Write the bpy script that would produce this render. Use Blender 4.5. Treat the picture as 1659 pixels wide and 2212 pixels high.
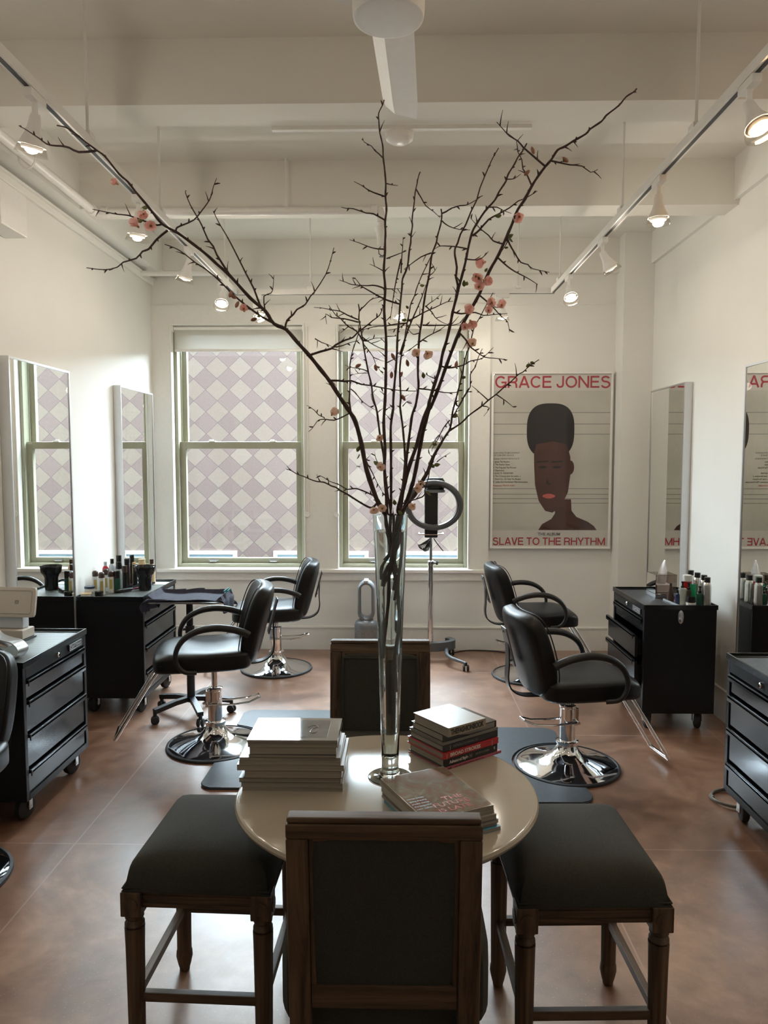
import bpy, bmesh, math, random
from mathutils import Vector, Matrix, Euler
random.seed(7)
PI = math.pi
R = math.radians
C = bpy.context.scene.collection
for o in list(bpy.data.objects):
    bpy.data.objects.remove(o)
SC = bpy.context.scene

# ------------------------------------------------------------------ camera
cam = bpy.data.cameras.new('camera'); cam.sensor_fit = 'VERTICAL'; cam.sensor_height = 36.0
cam.lens = 1600.0 / 2212.0 * 36.0; cam.clip_start = 0.05; cam.clip_end = 200
co = bpy.data.objects.new('camera', cam); C.objects.link(co)
co.location = (0, 0, 1.72)
co.rotation_euler = (R(90 - 4.0754), 0, R(1.1607))
SC.camera = co

# ------------------------------------------------------------------ exposure
SC.view_settings.view_transform = 'Standard'; SC.view_settings.look = 'None'
SC.view_settings.gamma = 1.0; SC.view_settings.use_curve_mapping = False
SC.view_settings.exposure = 0.0

# ------------------------------------------------------------------ sky and lamps
SKY = 45.0
w = bpy.data.worlds.new('world'); SC.world = w; w.use_nodes = True
bg = w.node_tree.nodes['Background']; bg.inputs[0].default_value = (0.80, 0.92, 1.0, 1); bg.inputs[1].default_value = SKY
def portal(name, loc, sx, sz):
    l = bpy.data.lights.new(name, 'AREA'); l.shape = 'RECTANGLE'; l.size = sx; l.size_y = sz; l.cycles.is_portal = True
    o = bpy.data.objects.new(name, l); C.objects.link(o); o.location = loc; o.rotation_euler = (R(-90), 0, 0)
portal('window_portal', (-1.42, 6.93, 1.76), 1.16, 1.96)
portal('window_portal', (0.035, 6.93, 1.76), 1.16, 1.96)
LAMP = 6.5       # watts of each track spotlight
BACK_FILL = 8.0       # watts of each unseen lamp added along the tracks to light the near ceiling
for (x, y, k) in ((-1.28, 1.3, .8), (1.2, 1.3, .8), (-1.28, -0.6, .4), (1.2, -0.6, .4), (-1.28, -2.4, .3), (1.2, -2.4, .3)):
    l = bpy.data.lights.new('track_and_fill_light', 'POINT'); l.energy = BACK_FILL * k; l.color = (1.0, 0.91, 0.78); l.shadow_soft_size = 0.06
    o = bpy.data.objects.new('track_and_fill_light', l); C.objects.link(o); o.location = (x, y, 2.86)

# ------------------------------------------------------------------ materials
MATS = {}
def mat(name, col, rough=0.5, metal=0.0, spec=0.5, noise=0.0, nscale=30.0, bump=0.0, bscale=120.0, coat=0.0, emit=None, es=0.0, trans=0.0, ior=1.45, sub=0.0):
    if name in MATS: return MATS[name]
    m = bpy.data.materials.new(name); m.use_nodes = True; MATS[name] = m
    nt = m.node_tree; b = nt.nodes['Principled BSDF']
    b.inputs['Base Color'].default_value = (*col, 1); b.inputs['Roughness'].default_value = rough
    b.inputs['Metallic'].default_value = metal; b.inputs['Specular IOR Level'].default_value = spec
    b.inputs['Coat Weight'].default_value = coat; b.inputs['Transmission Weight'].default_value = trans; b.inputs['IOR'].default_value = ior
    if emit: b.inputs['Emission Color'].default_value = (*emit, 1); b.inputs['Emission Strength'].default_value = es
    tc = nt.nodes.new('ShaderNodeTexCoord')
    n = nt.nodes.new('ShaderNodeTexNoise'); n.inputs['Scale'].default_value = nscale; n.inputs['Detail'].default_value = 6
    nt.links.new(tc.outputs['Object'], n.inputs['Vector'])
    r = nt.nodes.new('ShaderNodeValToRGB')
    k = noise if noise > 0 else 0.02
    r.color_ramp.elements[0].position = 0.3; r.color_ramp.elements[1].position = 0.7
    r.color_ramp.elements[0].color = (*[max(0, c * (1 - k)) for c in col], 1)
    r.color_ramp.elements[1].color = (*[min(1, c * (1 + k)) for c in col], 1)
    nt.links.new(n.outputs['Fac'], r.inputs['Fac']); nt.links.new(r.outputs['Color'], b.inputs['Base Color'])
    if bump > 0:
        n2 = nt.nodes.new('ShaderNodeTexNoise'); n2.inputs['Scale'].default_value = bscale; n2.inputs['Detail'].default_value = 4
        nt.links.new(tc.outputs['Object'], n2.inputs['Vector'])
        bp = nt.nodes.new('ShaderNodeBump'); bp.inputs['Strength'].default_value = bump; bp.inputs['Distance'].default_value = 0.002
        nt.links.new(n2.outputs['Fac'], bp.inputs['Height']); nt.links.new(bp.outputs['Normal'], b.inputs['Normal'])
    return m

WALL = mat('wall_paint', (0.77, 0.755, 0.71), 0.55, noise=0.015, nscale=3, bump=0.06, bscale=260)
CEIL = mat('ceiling_paint', (0.76, 0.735, 0.675), 0.6, noise=0.015, nscale=3, bump=0.06, bscale=200)
TRIM = mat('trim_paint', (0.78, 0.76, 0.71), 0.35, bump=0.03, bscale=200)
SAGE = mat('sage_paint', (0.31, 0.30, 0.22), 0.38, noise=0.03, bump=0.03)
WHITE = mat('white_plastic', (0.82, 0.80, 0.76), 0.35)
WHITEM = mat('white_enamel', (0.8, 0.78, 0.74), 0.3)
CHROME = mat('chrome', (0.86, 0.87, 0.9), 0.06, 1.0)
STEEL = mat('brushed_steel', (0.62, 0.62, 0.63), 0.28, 1.0)
ALU = mat('aluminium_frame', (0.66, 0.67, 0.69), 0.32, 1.0)
BLACK = mat('black_lacquer', (0.008, 0.008, 0.009), 0.2, noise=0.1)
BLACKS = mat('black_lacquer_side', (0.005, 0.005, 0.006), 0.42, spec=0.3, noise=0.1)
VINYL = mat('black_vinyl', (0.008, 0.008, 0.009), 0.38, spec=0.32, noise=0.15, nscale=14, bump=0.22, bscale=420)
PLAST = mat('black_plastic', (0.014, 0.014, 0.015), 0.4)
RUBBER = mat('black_rubber', (0.018, 0.018, 0.02), 0.62, bump=0.1)
GREYP = mat('grey_plastic', (0.10, 0.11, 0.12), 0.4)
SILV = mat('silver_plastic', (0.20, 0.215, 0.235), 0.35, 0.3)
MIRROR = mat('mirror_glass', (0.86, 0.88, 0.86), 0.0, 1.0)
PAPER = mat('paper_pages', (0.36, 0.32, 0.26), 0.7, noise=0.08, nscale=60)
BARK = mat('bark', (0.055, 0.028, 0.022), 0.6, noise=0.4, nscale=40, bump=0.5, bscale=160)
LEAFM = mat('young_leaf', (0.14, 0.17, 0.05), 0.5, noise=0.3, nscale=30)
BUDM = mat('reddish_bud', (0.36, 0.17, 0.11), 0.5, noise=0.3, nscale=30)
NAVY = mat('navy_towel', (0.024, 0.024, 0.042), 0.9, noise=0.3, nscale=60, bump=0.8, bscale=500)
MATB = mat('rubber_mat', (0.05, 0.06, 0.07), 0.42, noise=0.1, bump=0.3, bscale=300)
FABRIC = mat('charcoal_linen', (0.036, 0.035, 0.028), 0.9, noise=0.2, nscale=220, bump=0.5, bscale=700)
def nodes(name):
    m = bpy.data.materials.new(name); m.use_nodes = True; MATS[name] = m
    return m, m.node_tree, m.node_tree.nodes['Principled BSDF']

# polished stained concrete with score joints
FLOOR, nt, b = nodes('stained_concrete')
tc = nt.nodes.new('ShaderNodeTexCoord')
def noise(nt, scale, detail=6, rough=0.55, vec=None, dist=0.0):
    n = nt.nodes.new('ShaderNodeTexNoise'); n.inputs['Scale'].default_value = scale; n.inputs['Detail'].default_value = detail
    n.inputs['Roughness'].default_value = rough; n.inputs['Distortion'].default_value = dist
    if vec: nt.links.new(vec, n.inputs['Vector'])
    return n
def ramp(nt, src, stops):
    r = nt.nodes.new('ShaderNodeValToRGB'); e = r.color_ramp.elements
    while len(e) < len(stops): e.new(0.5)
    for i, (p, c) in enumerate(stops): e[i].position = p; e[i].color = (*c, 1)
    nt.links.new(src, r.inputs['Fac']); return r
def math_n(nt, op, a, bb=None):
    n = nt.nodes.new('ShaderNodeMath'); n.operation = op
    for i, v in enumerate((a, bb)):
        if v is None: continue
        if isinstance(v, (int, float)): n.inputs[i].default_value = v
        else: nt.links.new(v, n.inputs[i])
    return n.outputs[0]
def mixc(nt, fac, a, bb, mode='MIX'):
    n = nt.nodes.new('ShaderNodeMix'); n.data_type = 'RGBA'; n.blend_type = mode
    for i, v in ((0, fac), (6, a), (7, bb)):
        if isinstance(v, (int, float)): n.inputs[i].default_value = v
        elif isinstance(v, tuple): n.inputs[i].default_value = (*v, 1)
        else: nt.links.new(v, n.inputs[i])
    return n.outputs[2]
n1 = noise(nt, 1.3, 7, 0.62, tc.outputs['Object'], 0.6); n2 = noise(nt, 9, 8, 0.6, tc.outputs['Object']); n3 = noise(nt, 160, 2, 0.5, tc.outputs['Object'])
base = ramp(nt, n1.outputs['Fac'], [(0.36, (0.120, 0.054, 0.031)), (0.46, (0.205, 0.103, 0.060)), (0.55, (0.245, 0.130, 0.080)), (0.65, (0.36, 0.215, 0.142))])
blot = ramp(nt, n2.outputs['Fac'], [(0.30, (0.72, 0.69, 0.67)), (0.70, (1.18, 1.16, 1.14))])
c1 = mixc(nt, 1.0, base.outputs['Color'], blot.outputs['Color'], 'MULTIPLY')
speck = ramp(nt, n3.outputs['Fac'], [(0.66, (0, 0, 0)), (0.74, (1, 1, 1))])
c2 = mixc(nt, speck.outputs["Color"], c1, (0.40, 0.27, 0.20))
sep = nt.nodes.new('ShaderNodeSeparateXYZ'); nt.links.new(tc.outputs['Object'], sep.inputs[0])
def joint(ax, off, step):
    v = math_n(nt, 'ADD', sep.outputs[ax], off); v = math_n(nt, 'PINGPONG', v, step / 2)
    return math_n(nt, 'LESS_THAN', v, 0.003)
j = math_n(nt, 'MAXIMUM', joint(0, 10.57, 1.14), joint(1, 10.42, 1.36))
c3 = mixc(nt, j, c2, (0.36, 0.24, 0.19)); nt.links.new(c3, b.inputs['Base Color'])
rr = ramp(nt, n2.outputs['Fac'], [(0.2, (0.29, 0.29, 0.29)), (0.8, (0.42, 0.42, 0.42))]); nt.links.new(rr.outputs['Color'], b.inputs['Roughness'])
n5 = noise(nt, 3.5, 3, 0.5, tc.outputs['Object'])
bp = nt.nodes.new('ShaderNodeBump'); bp.inputs['Strength'].default_value = 0.22; bp.inputs['Distance'].default_value = 0.02
nt.links.new(n5.outputs['Fac'], bp.inputs['Height']); nt.links.new(bp.outputs['Normal'], b.inputs['Normal'])
b.inputs['Specular IOR Level'].default_value = 0.8; b.inputs['Coat Weight'].default_value = 0.5; b.inputs['Coat Roughness'].default_value = 0.30; b.inputs['Coat IOR'].default_value = 1.6

# argyle shingle wall across the alley
SHING, nt, b = nodes('diamond_shingles')
tc = nt.nodes.new('ShaderNodeTexCoord'); sep = nt.nodes.new('ShaderNodeSeparateXYZ'); nt.links.new(tc.outputs['Object'], sep.inputs[0])
W_, H_ = 0.322, 0.30
xs = math_n(nt, 'DIVIDE', sep.outputs[0], W_); zs = math_n(nt, 'DIVIDE', sep.outputs[2], H_)
u = math_n(nt, 'ADD', math_n(nt, 'ADD', xs, zs), 100.35); v = math_n(nt, 'ADD', math_n(nt, 'SUBTRACT', xs, zs), 100.15)
fu = math_n(nt, 'FLOOR', u); fv = math_n(nt, 'FLOOR', v)
par = math_n(nt, 'MODULO', math_n(nt, 'ADD', fu, fv), 2.0)
comb = nt.nodes.new('ShaderNodeCombineXYZ'); nt.links.new(fu, comb.inputs[0]); nt.links.new(fv, comb.inputs[1])
wn = nt.nodes.new('ShaderNodeTexWhiteNoise'); wn.noise_dimensions = '3D'; nt.links.new(comb.outputs[0], wn.inputs['Vector'])
lt = mixc(nt, wn.outputs['Value'], (0.215, 0.167, 0.138), (0.238, 0.190, 0.158)); dk = mixc(nt, wn.outputs['Value'], (0.170, 0.122, 0.112), (0.190, 0.138, 0.128))
cc = mixc(nt, par, lt, dk)
ed = math_n(nt, 'MINIMUM', math_n(nt, 'PINGPONG', u, 0.5), math_n(nt, 'PINGPONG', v, 0.5))
cc = mixc(nt, math_n(nt, 'LESS_THAN', ed, 0.013), cc, (0.10, 0.072, 0.078))
sn = noise(nt, 40, 3, 0.6, tc.outputs['Object']); st = ramp(nt, sn.outputs['Fac'], [(0.3, (0.92, 0.92, 0.92)), (0.7, (1.06, 1.06, 1.06))])
cc = mixc(nt, 1.0, cc, st.outputs['Color'], 'MULTIPLY'); nt.links.new(cc, b.inputs['Base Color']); b.inputs['Roughness'].default_value = 0.8

def wood(name, dark, light, scale=1.0, axis=2):
    m, nt, b = nodes(name)
    tc = nt.nodes.new('ShaderNodeTexCoord'); mp = nt.nodes.new('ShaderNodeMapping')
    s = [38.0 * scale] * 3; s[axis] = 2.5 * scale; mp.inputs['Scale'].default_value = s
    nt.links.new(tc.outputs['Object'], mp.inputs['Vector'])
    n = noise(nt, 1.0, 8, 0.65, mp.outputs[0], 0.6); r = ramp(nt, n.outputs['Fac'], [(0.32, dark), (0.68, light)])
    nt.links.new(r.outputs['Color'], b.inputs['Base Color']); b.inputs['Roughness'].default_value = 0.55
    bp = nt.nodes.new('ShaderNodeBump'); bp.inputs['Strength'].default_value = 0.25; bp.inputs['Distance'].default_value = 0.003
    nt.links.new(n.outputs['Fac'], bp.inputs['Height']); nt.links.new(bp.outputs['Normal'], b.inputs['Normal'])
    return m
WOODV = wood('weathered_oak_upright', (0.020, 0.010, 0.005), (0.150, 0.092, 0.052), 1.0, 2)
WOODH = wood('weathered_oak_rail', (0.020, 0.010, 0.005), (0.150, 0.092, 0.052), 1.0, 0)
WOODY = wood('weathered_oak_side_rail', (0.020, 0.010, 0.005), (0.150, 0.092, 0.052), 1.0, 1)

RIB, nt, b = nodes('ribbed_drawer_liner')
tc = nt.nodes.new('ShaderNodeTexCoord'); wv = nt.nodes.new('ShaderNodeTexWave'); wv.inputs['Scale'].default_value = 26; wv.bands_direction = 'X'
nt.links.new(tc.outputs['Object'], wv.inputs['Vector'])
r = ramp(nt, wv.outputs['Fac'], [(0.35, (0.02, 0.024, 0.024)), (0.6, (0.20, 0.225, 0.22))]); nt.links.new(r.outputs['Color'], b.inputs['Base Color'])
b.inputs['Roughness'].default_value = 0.34; b.inputs['Specular IOR Level'].default_value = 0.8
DLIN = mat('dark_drawer_liner', (0.03, 0.03, 0.032), 0.55, noise=0.35, nscale=90, bump=0.6, bscale=200)

TABLE = mat('ivory_lacquer', (0.40, 0.355, 0.285), 0.10, noise=0.02, nscale=8)

def pane_mat(name, tint, refl=1.0):
    m = bpy.data.materials.new(name); m.use_nodes = True; nt = m.node_tree; nt.nodes.clear()
    out = nt.nodes.new('ShaderNodeOutputMaterial'); t = nt.nodes.new('ShaderNodeBsdfTransparent'); g = nt.nodes.new('ShaderNodeBsdfGlossy')
    t.inputs[0].default_value = (*tint, 1); g.inputs['Roughness'].default_value = 0.0
    f = nt.nodes.new('ShaderNodeFresnel'); f.inputs['IOR'].default_value = 1.35 + 0.15 * refl
    ge = nt.nodes.new('ShaderNodeNewGeometry'); fm = math_n(nt, 'MULTIPLY', f.outputs[0], math_n(nt, 'SUBTRACT', 1.0, ge.outputs['Backfacing']))
    mx = nt.nodes.new('ShaderNodeMixShader'); nt.links.new(fm, mx.inputs[0]); nt.links.new(t.outputs[0], mx.inputs[1]); nt.links.new(g.outputs[0], mx.inputs[2])
    nt.links.new(mx.outputs[0], out.inputs[0]); MATS[name] = m; return m
PANE = pane_mat('window_pane_glass', (0.94, 0.97, 0.98))
SLEEVE = pane_mat('clear_sleeve', (0.9, 0.9, 0.9), 0.5)
def glass_mat(name, col, ior, rough=0.0):
    m = bpy.data.materials.new(name); m.use_nodes = True; nt = m.node_tree; nt.nodes.clear()
    out = nt.nodes.new('ShaderNodeOutputMaterial'); g = nt.nodes.new('ShaderNodeBsdfGlass')
    g.inputs['Color'].default_value = (*col, 1); g.inputs['IOR'].default_value = ior; g.inputs['Roughness'].default_value = rough
    nt.links.new(g.outputs[0], out.inputs[0]); MATS[name] = m; return m
GLASS = glass_mat('vase_glass', (0.97, 0.99, 0.985), 1.45)
WATER = glass_mat('water', (0.97, 0.985, 0.98), 1.33)
def translucent(name, col, tw=0.5, through=0.0):
    m = bpy.data.materials.new(name); m.use_nodes = True; nt = m.node_tree; nt.nodes.clear()
    out = nt.nodes.new('ShaderNodeOutputMaterial'); t = nt.nodes.new('ShaderNodeBsdfTranslucent'); d = nt.nodes.new('ShaderNodeBsdfDiffuse')
    t.inputs[0].default_value = (*col, 1); d.inputs[0].default_value = (*col, 1)
    mx = nt.nodes.new('ShaderNodeMixShader'); mx.inputs[0].default_value = tw
    nt.links.new(d.outputs[0], mx.inputs[1]); nt.links.new(t.outputs[0], mx.inputs[2]); last = mx.outputs[0]
    if through:
        tr = nt.nodes.new('ShaderNodeBsdfTransparent'); m2 = nt.nodes.new('ShaderNodeMixShader'); m2.inputs[0].default_value = through
        nt.links.new(last, m2.inputs[1]); nt.links.new(tr.outputs[0], m2.inputs[2]); last = m2.outputs[0]
    nt.links.new(last, out.inputs[0]); MATS[name] = m; return m
PETAL = translucent('pink_petal', (0.97, 0.67, 0.62), 0.45)
PETALW = translucent('pale_petal', (0.95, 0.76, 0.66), 0.45)
BLIND = translucent('roller_blind_fabric', (0.66, 0.64, 0.58), 0.22, 0.05)
FROST = pane_mat('lamp_shade_glass', (0.93, 0.92, 0.90), 1.0)

# ------------------------------------------------------------------ mesh helpers
def link(name, bm, m, parent=None, smooth=True, loc=None, rot=None, bev=0.0):
    me = bpy.data.meshes.new(name); bmesh.ops.recalc_face_normals(bm, faces=bm.faces[:]); bm.to_mesh(me); bm.free()
    if m: me.materials.append(m)
    o = bpy.data.objects.new(name, me); C.objects.link(o)
    if smooth:
        for p in me.polygons: p.use_smooth = True
        me.set_sharp_from_angle(angle=R(38))
        if len(me.vertices) < 1200:
            wn_ = o.modifiers.new('normals', 'WEIGHTED_NORMAL'); wn_.keep_sharp = True; wn_.weight = 80
    if parent: o.parent = parent
    if loc: o.location = loc
    if rot: o.rotation_euler = rot
    return o
def tag(o, label, cat, group=None, kind=None):
    o['label'] = label; o['category'] = cat
    if group: o['group'] = group
    if kind: o['kind'] = kind
    return o
def thing(name, label, cat, loc=(0, 0, 0), rz=0.0, group=None):
    o = bpy.data.objects.new(name, None); C.objects.link(o); o.location = loc; o.rotation_euler = (0, 0, rz); o.empty_display_size = 0.05
    return tag(o, label, cat, group)
def struct(name, bm, m, parent=None, smooth=False):
    o = link(name, bm, m, parent, smooth)
    if not parent: o['kind'] = 'structure'
    return o
def BM(): return bmesh.new()
def add_box(bm, x0, x1, y0, y1, z0, z1, r=0.0, seg=2):
    t = bmesh.new(); bmesh.ops.create_cube(t, size=1)
    for v in t.verts: v.co = Vector(((x0 + x1) / 2 + v.co.x * (x1 - x0), (y0 + y1) / 2 + v.co.y * (y1 - y0), (z0 + z1) / 2 + v.co.z * (z1 - z0)))
    if r > 0:
        r = min(r, 0.49 * min(abs(x1 - x0), abs(y1 - y0), abs(z1 - z0)))
        bmesh.ops.bevel(t, geom=t.edges[:], offset=r, segments=seg, affect='EDGES', profile=0.5)
    merge(bm, t); return bm
def merge(bm, t, M=None):
    me = bpy.data.meshes.new('tmp'); t.to_mesh(me); t.free()
    if M: me.transform(M)
    bm.from_mesh(me); bpy.data.meshes.remove(me)
def box(*a, **k): return add_box(BM(), *a, **k)
def add_lathe(bm, prof, n=32, M=None, cap=True):
    t = bmesh.new(); rings = []
    for (r, z) in prof:
        if r < 1e-6: rings.append([t.verts.new((0, 0, z))])
        else: rings.append([t.verts.new((r * math.cos(2 * PI * i / n), r * math.sin(2 * PI * i / n), z)) for i in range(n)])
    for a, b2 in zip(rings, rings[1:]):
        for i in range(n):
            j = (i + 1) % n
            if len(a) == 1 and len(b2) == 1: continue
            if len(a) == 1: t.faces.new((a[0], b2[i], b2[j]))
            elif len(b2) == 1: t.faces.new((a[i], a[j], b2[0]))
            else: t.faces.new((a[i], a[j], b2[j], b2[i]))
    if cap:
        for rg in (rings[0], rings[-1]):
            if len(rg) > 2:
                try: t.faces.new(rg)
                except ValueError: pass
    merge(bm, t, M); return bm
def lathe(prof, n=32, M=None, cap=True): return add_lathe(BM(), prof, n, M, cap)
def T(x, y, z): return Matrix.Translation((x, y, z))
def dirmat(p, d):
    d = Vector(d).normalized(); q = Vector((0, 0, 1)).rotation_difference(d)
    return Matrix.Translation(p) @ q.to_matrix().to_4x4()
def add_cyl(bm, p, q, r, r2=None, n=16):
    p, q = Vector(p), Vector(q); L = (q - p).length
    return add_lathe(bm, [(r, 0), (r if r2 is None else r2, L)], n, dirmat(p, q - p))
def smooth_pts(pts, sub=4):
    P = [Vector(p) for p in pts]; out = []
    if len(P) < 3: return P
    for i in range(len(P) - 1):
        p0 = P[i - 1] if i else P[0] * 2 - P[1]; p1, p2 = P[i], P[i + 1]; p3 = P[i + 2] if i + 2 < len(P) else P[-1] * 2 - P[-2]
        for k in range(sub):
            t = k / sub
            out.append(0.5 * ((2 * p1) + (p2 - p0) * t + (2 * p0 - 5 * p1 + 4 * p2 - p3) * t * t + (3 * p1 - p0 - 3 * p2 + p3) * t ** 3))
    out.append(P[-1]); return out
def add_tube(bm, pts, rad, n=8, closed=False, flat=1.0, up=None):
    P = [Vector(p) for p in pts]; N = len(P)
    rad = [rad] * N if isinstance(rad, (int, float)) else list(rad)
    if len(rad) != N: rad = [rad[0] + (rad[-1] - rad[0]) * i / (N - 1) for i in range(N)]
    rings = []; prev = None
    for i in range(N):
        a = P[(i - 1) % N] if (i or closed) else P[0]; c = P[(i + 1) % N] if (i < N - 1 or closed) else P[-1]
        d = (c - a)
        if d.length < 1e-9: d = Vector((0, 0, 1))
        d.normalize()
        if up is not None: s = Vector(up); s = (s - d * s.dot(d)).normalized()
        elif prev is None: s = d.orthogonal().normalized()
        else: s = (prev - d * prev.dot(d)).normalized()
        prev = s; t = d.cross(s)
        rings.append([bm.verts.new(P[i] + (s * math.cos(2 * PI * k / n) * flat + t * math.sin(2 * PI * k / n)) * rad[i]) for k in range(n)])
    rng = range(N) if closed else range(N - 1)
    for i in rng:
        a, b2 = rings[i], rings[(i + 1) % N]
        for k in range(n): bm.faces.new((a[k], a[(k + 1) % n], b2[(k + 1) % n], b2[k]))
    if not closed: bm.faces.new(rings[0]); bm.faces.new(rings[-1][::-1])
    return bm
def tube(pts, rad, n=8, **k): return add_tube(BM(), pts, rad, n, **k)
def add_strip(bm, pts, wdt, thick, axis=(0, 1, 0)):
    """flat bar of rectangular section swept along pts; its width runs along axis"""
    P = [Vector(p) for p in pts]; A = Vector(axis).normalized(); rings = []
    for i, p in enumerate(P):
        d = (P[min(i + 1, len(P) - 1)] - P[max(i - 1, 0)]).normalized(); nrm = d.cross(A).normalized()
        rings.append([bm.verts.new(p + A * s * wdt / 2 + nrm * t * thick / 2) for (s, t) in ((-1, -1), (1, -1), (1, 1), (-1, 1))])
    for a, b2 in zip(rings, rings[1:]):
        for k in range(4): bm.faces.new((a[k], a[(k + 1) % 4], b2[(k + 1) % 4], b2[k]))
    bm.faces.new(rings[0]); bm.faces.new(rings[-1][::-1]); return bm
def cushion(dx, dy, dz, k=5.0, cuts=9, fn=None, kz=None):
    bm = BM(); bmesh.ops.create_cube(bm, size=2); bmesh.ops.subdivide_edges(bm, edges=bm.edges[:], cuts=cuts, use_grid_fill=True)
    for v in bm.verts:
        p = v.co; mx = max(abs(p.x), abs(p.y), abs(p.z)); n = (abs(p.x) ** k + abs(p.y) ** k + abs(p.z) ** k) ** (1 / k)
        q = p * (mx / n); q = Vector((q.x * dx / 2, q.y * dy / 2, q.z * dz / 2))
        v.co = fn(q) if fn else q
    return bm
def prism(poly, z0, z1, M=None):
    t = bmesh.new(); a = [t.verts.new((x, y, z0)) for x, y in poly]; b2 = [t.verts.new((x, y, z1)) for x, y in poly]
    t.faces.new(a[::-1]); t.faces.new(b2)
    for i in range(len(poly)): j = (i + 1) % len(poly); t.faces.new((a[i], a[j], b2[j], b2[i]))
    if M is not None: t.transform(M)
    return t
def text(name, s, size, m, parent=None, M=None, width=None, bold=0.0, depth=0.0004, align='LEFT', sx=1.0):
    cu = bpy.data.curves.new('lettering', 'FONT'); cu.body = s; cu.size = size; cu.extrude = depth; cu.offset = bold; cu.align_x = align
    o = bpy.data.objects.new('lettering_tmp', cu); C.objects.link(o)
    dg = bpy.context.evaluated_depsgraph_get(); me = bpy.data.meshes.new_from_object(o.evaluated_get(dg))
    bpy.data.objects.remove(o)
    xs_ = [v.co.x for v in me.vertices]; ww = max(xs_) - min(xs_) if xs_ else 1; x0 = min(xs_) if xs_ else 0
    k = (width / ww) if width else sx
    me.transform(Matrix.Diagonal((k, 1, 1, 1)) @ T(-x0 if align == 'LEFT' else 0, 0, 0))
    if M is not None: me.transform(M)
    me.materials.clear(); me.materials.append(m); me.name = name
    o = bpy.data.objects.new(name, me); C.objects.link(o); o.parent = parent; return o
def dup(root, loc, rz, label, group=None, skip=(), dz=0.0, lower=()):
    r = root.copy(); C.objects.link(r); r.location = loc; r.rotation_euler = (0, 0, rz); r['label'] = label
    if group: r['group'] = group
    for ch in list(root.children):
        nm = ch.name.split('.')[0]
        if nm in skip: continue
        c = ch.copy(); C.objects.link(c); c.parent = r
        if dz and nm not in lower: c.location = Vector(c.location) + Vector((0, 0, dz))
        for g in ch.children:
            d = g.copy(); C.objects.link(d); d.parent = c
    return r
# ================================================================== the room
XL, XR, YB, YF, ZC = -2.19, 2.15, 6.62, -3.6, 3.62
struct('floor', box(XL - .3, XR + .3, YF - .3, YB + .3, -0.12, 0), FLOOR)
struct('ceiling', box(XL - .3, XR + .3, YF - .3, YB + .3, ZC, ZC + .12), CEIL)
struct('wall_left', box(XL - .3, XL, YF, YB + .3, 0, ZC), WALL)
struct('wall_right', box(XR, XR + .3, YF, YB + .3, 0, ZC), WALL)
struct('wall_front', box(XL - .3, XR + .3, YF - .3, YF, 0, ZC), WALL)
W1 = (-2.03, -0.835); W2 = (-0.555, 0.63); WZ = (0.735, 2.915)
bm = BM()
for (a, c, z0, z1) in ((XL, W1[0], 0, ZC), (W1[1], W2[0], 0, ZC), (W2[1], XR, 0, ZC), (W1[0], W1[1], 0, WZ[0]), (W2[0], W2[1], 0, WZ[0]), (W1[0], W1[1], WZ[1], ZC), (W2[0], W2[1], WZ[1], ZC)):
    add_box(bm, a, c, YB, YB + .26, z0, z1)
struct('wall_back', bm, WALL)
struct('wall_pilaster', box(1.895, XR, 6.40, YB, 0, ZC), WALL)
# ceiling beams, soffit, mouldings
struct('trim_1', box(XL, XR, 3.476, 3.69, 3.33, ZC), CEIL)
struct('trim_2', box(XL, XR, 4.864, 5.074, 3.33, ZC), CEIL)
struct('trim_3', box(XL, 1.895, 6.55, YB, 3.325, ZC), CEIL)
struct('trim_4', box(XL, -2.06, YF, 6.55, 3.325, ZC), WALL)
bm = BM(); add_box(bm, XL, -2.165, YF, YB, 3.245, 3.30, .006); add_box(bm, XL, -2.150, YF, YB, 3.285, 3.30)
struct('trim_5', bm, WALL)
struct('trim_6', box(2.118, XR, YF, 6.40, 3.36, ZC), WALL)
bm = BM()    # raised board round the windows, with its header band
for (a, c, z0, z1) in ((XL, W1[0], .735, 3.075), (W1[1], W2[0], .735, 3.075), (W2[1], .80, .735, 3.075), (W1[0], W1[1], 2.915, 3.075), (W2[0], W2[1], 2.915, 3.075)):
    add_box(bm, a, c, 6.598, YB, z0, z1)
add_box(bm, .80, 1.895, 6.612, YB, 3.065, 3.075)
struct('trim_7', bm, TRIM)
bm = BM(); add_box(bm, XL, .815, 6.555, YB + .1, .705, .737, .006); add_box(bm, XL, .79, 6.59, YB, .635, .705)
struct('trim_8', bm, TRIM)      # window stool and apron
bm = BM()
add_box(bm, XL, 1.895, 6.598, YB, 0, .20); add_box(bm, XL, 1.895, 6.590, YB, .196, .214, .004)
struct('baseboard_back', bm, TRIM)
bm = BM(); add_box(bm, 1.875, XR, 6.38, 6.40, 0, .205); add_box(bm, 1.873, 1.895, 6.38, 6.60, 0, .205); struct('baseboard_pilaster', bm, TRIM)
bm = BM(); add_box(bm, XL, XL + .02, YF, 6.6, 0, .205); struct('baseboard_left', bm, TRIM)
bm = BM(); add_box(bm, XR - .02, XR, YF, 6.4, 0, .205); struct('baseboard_right', bm, TRIM)

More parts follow.
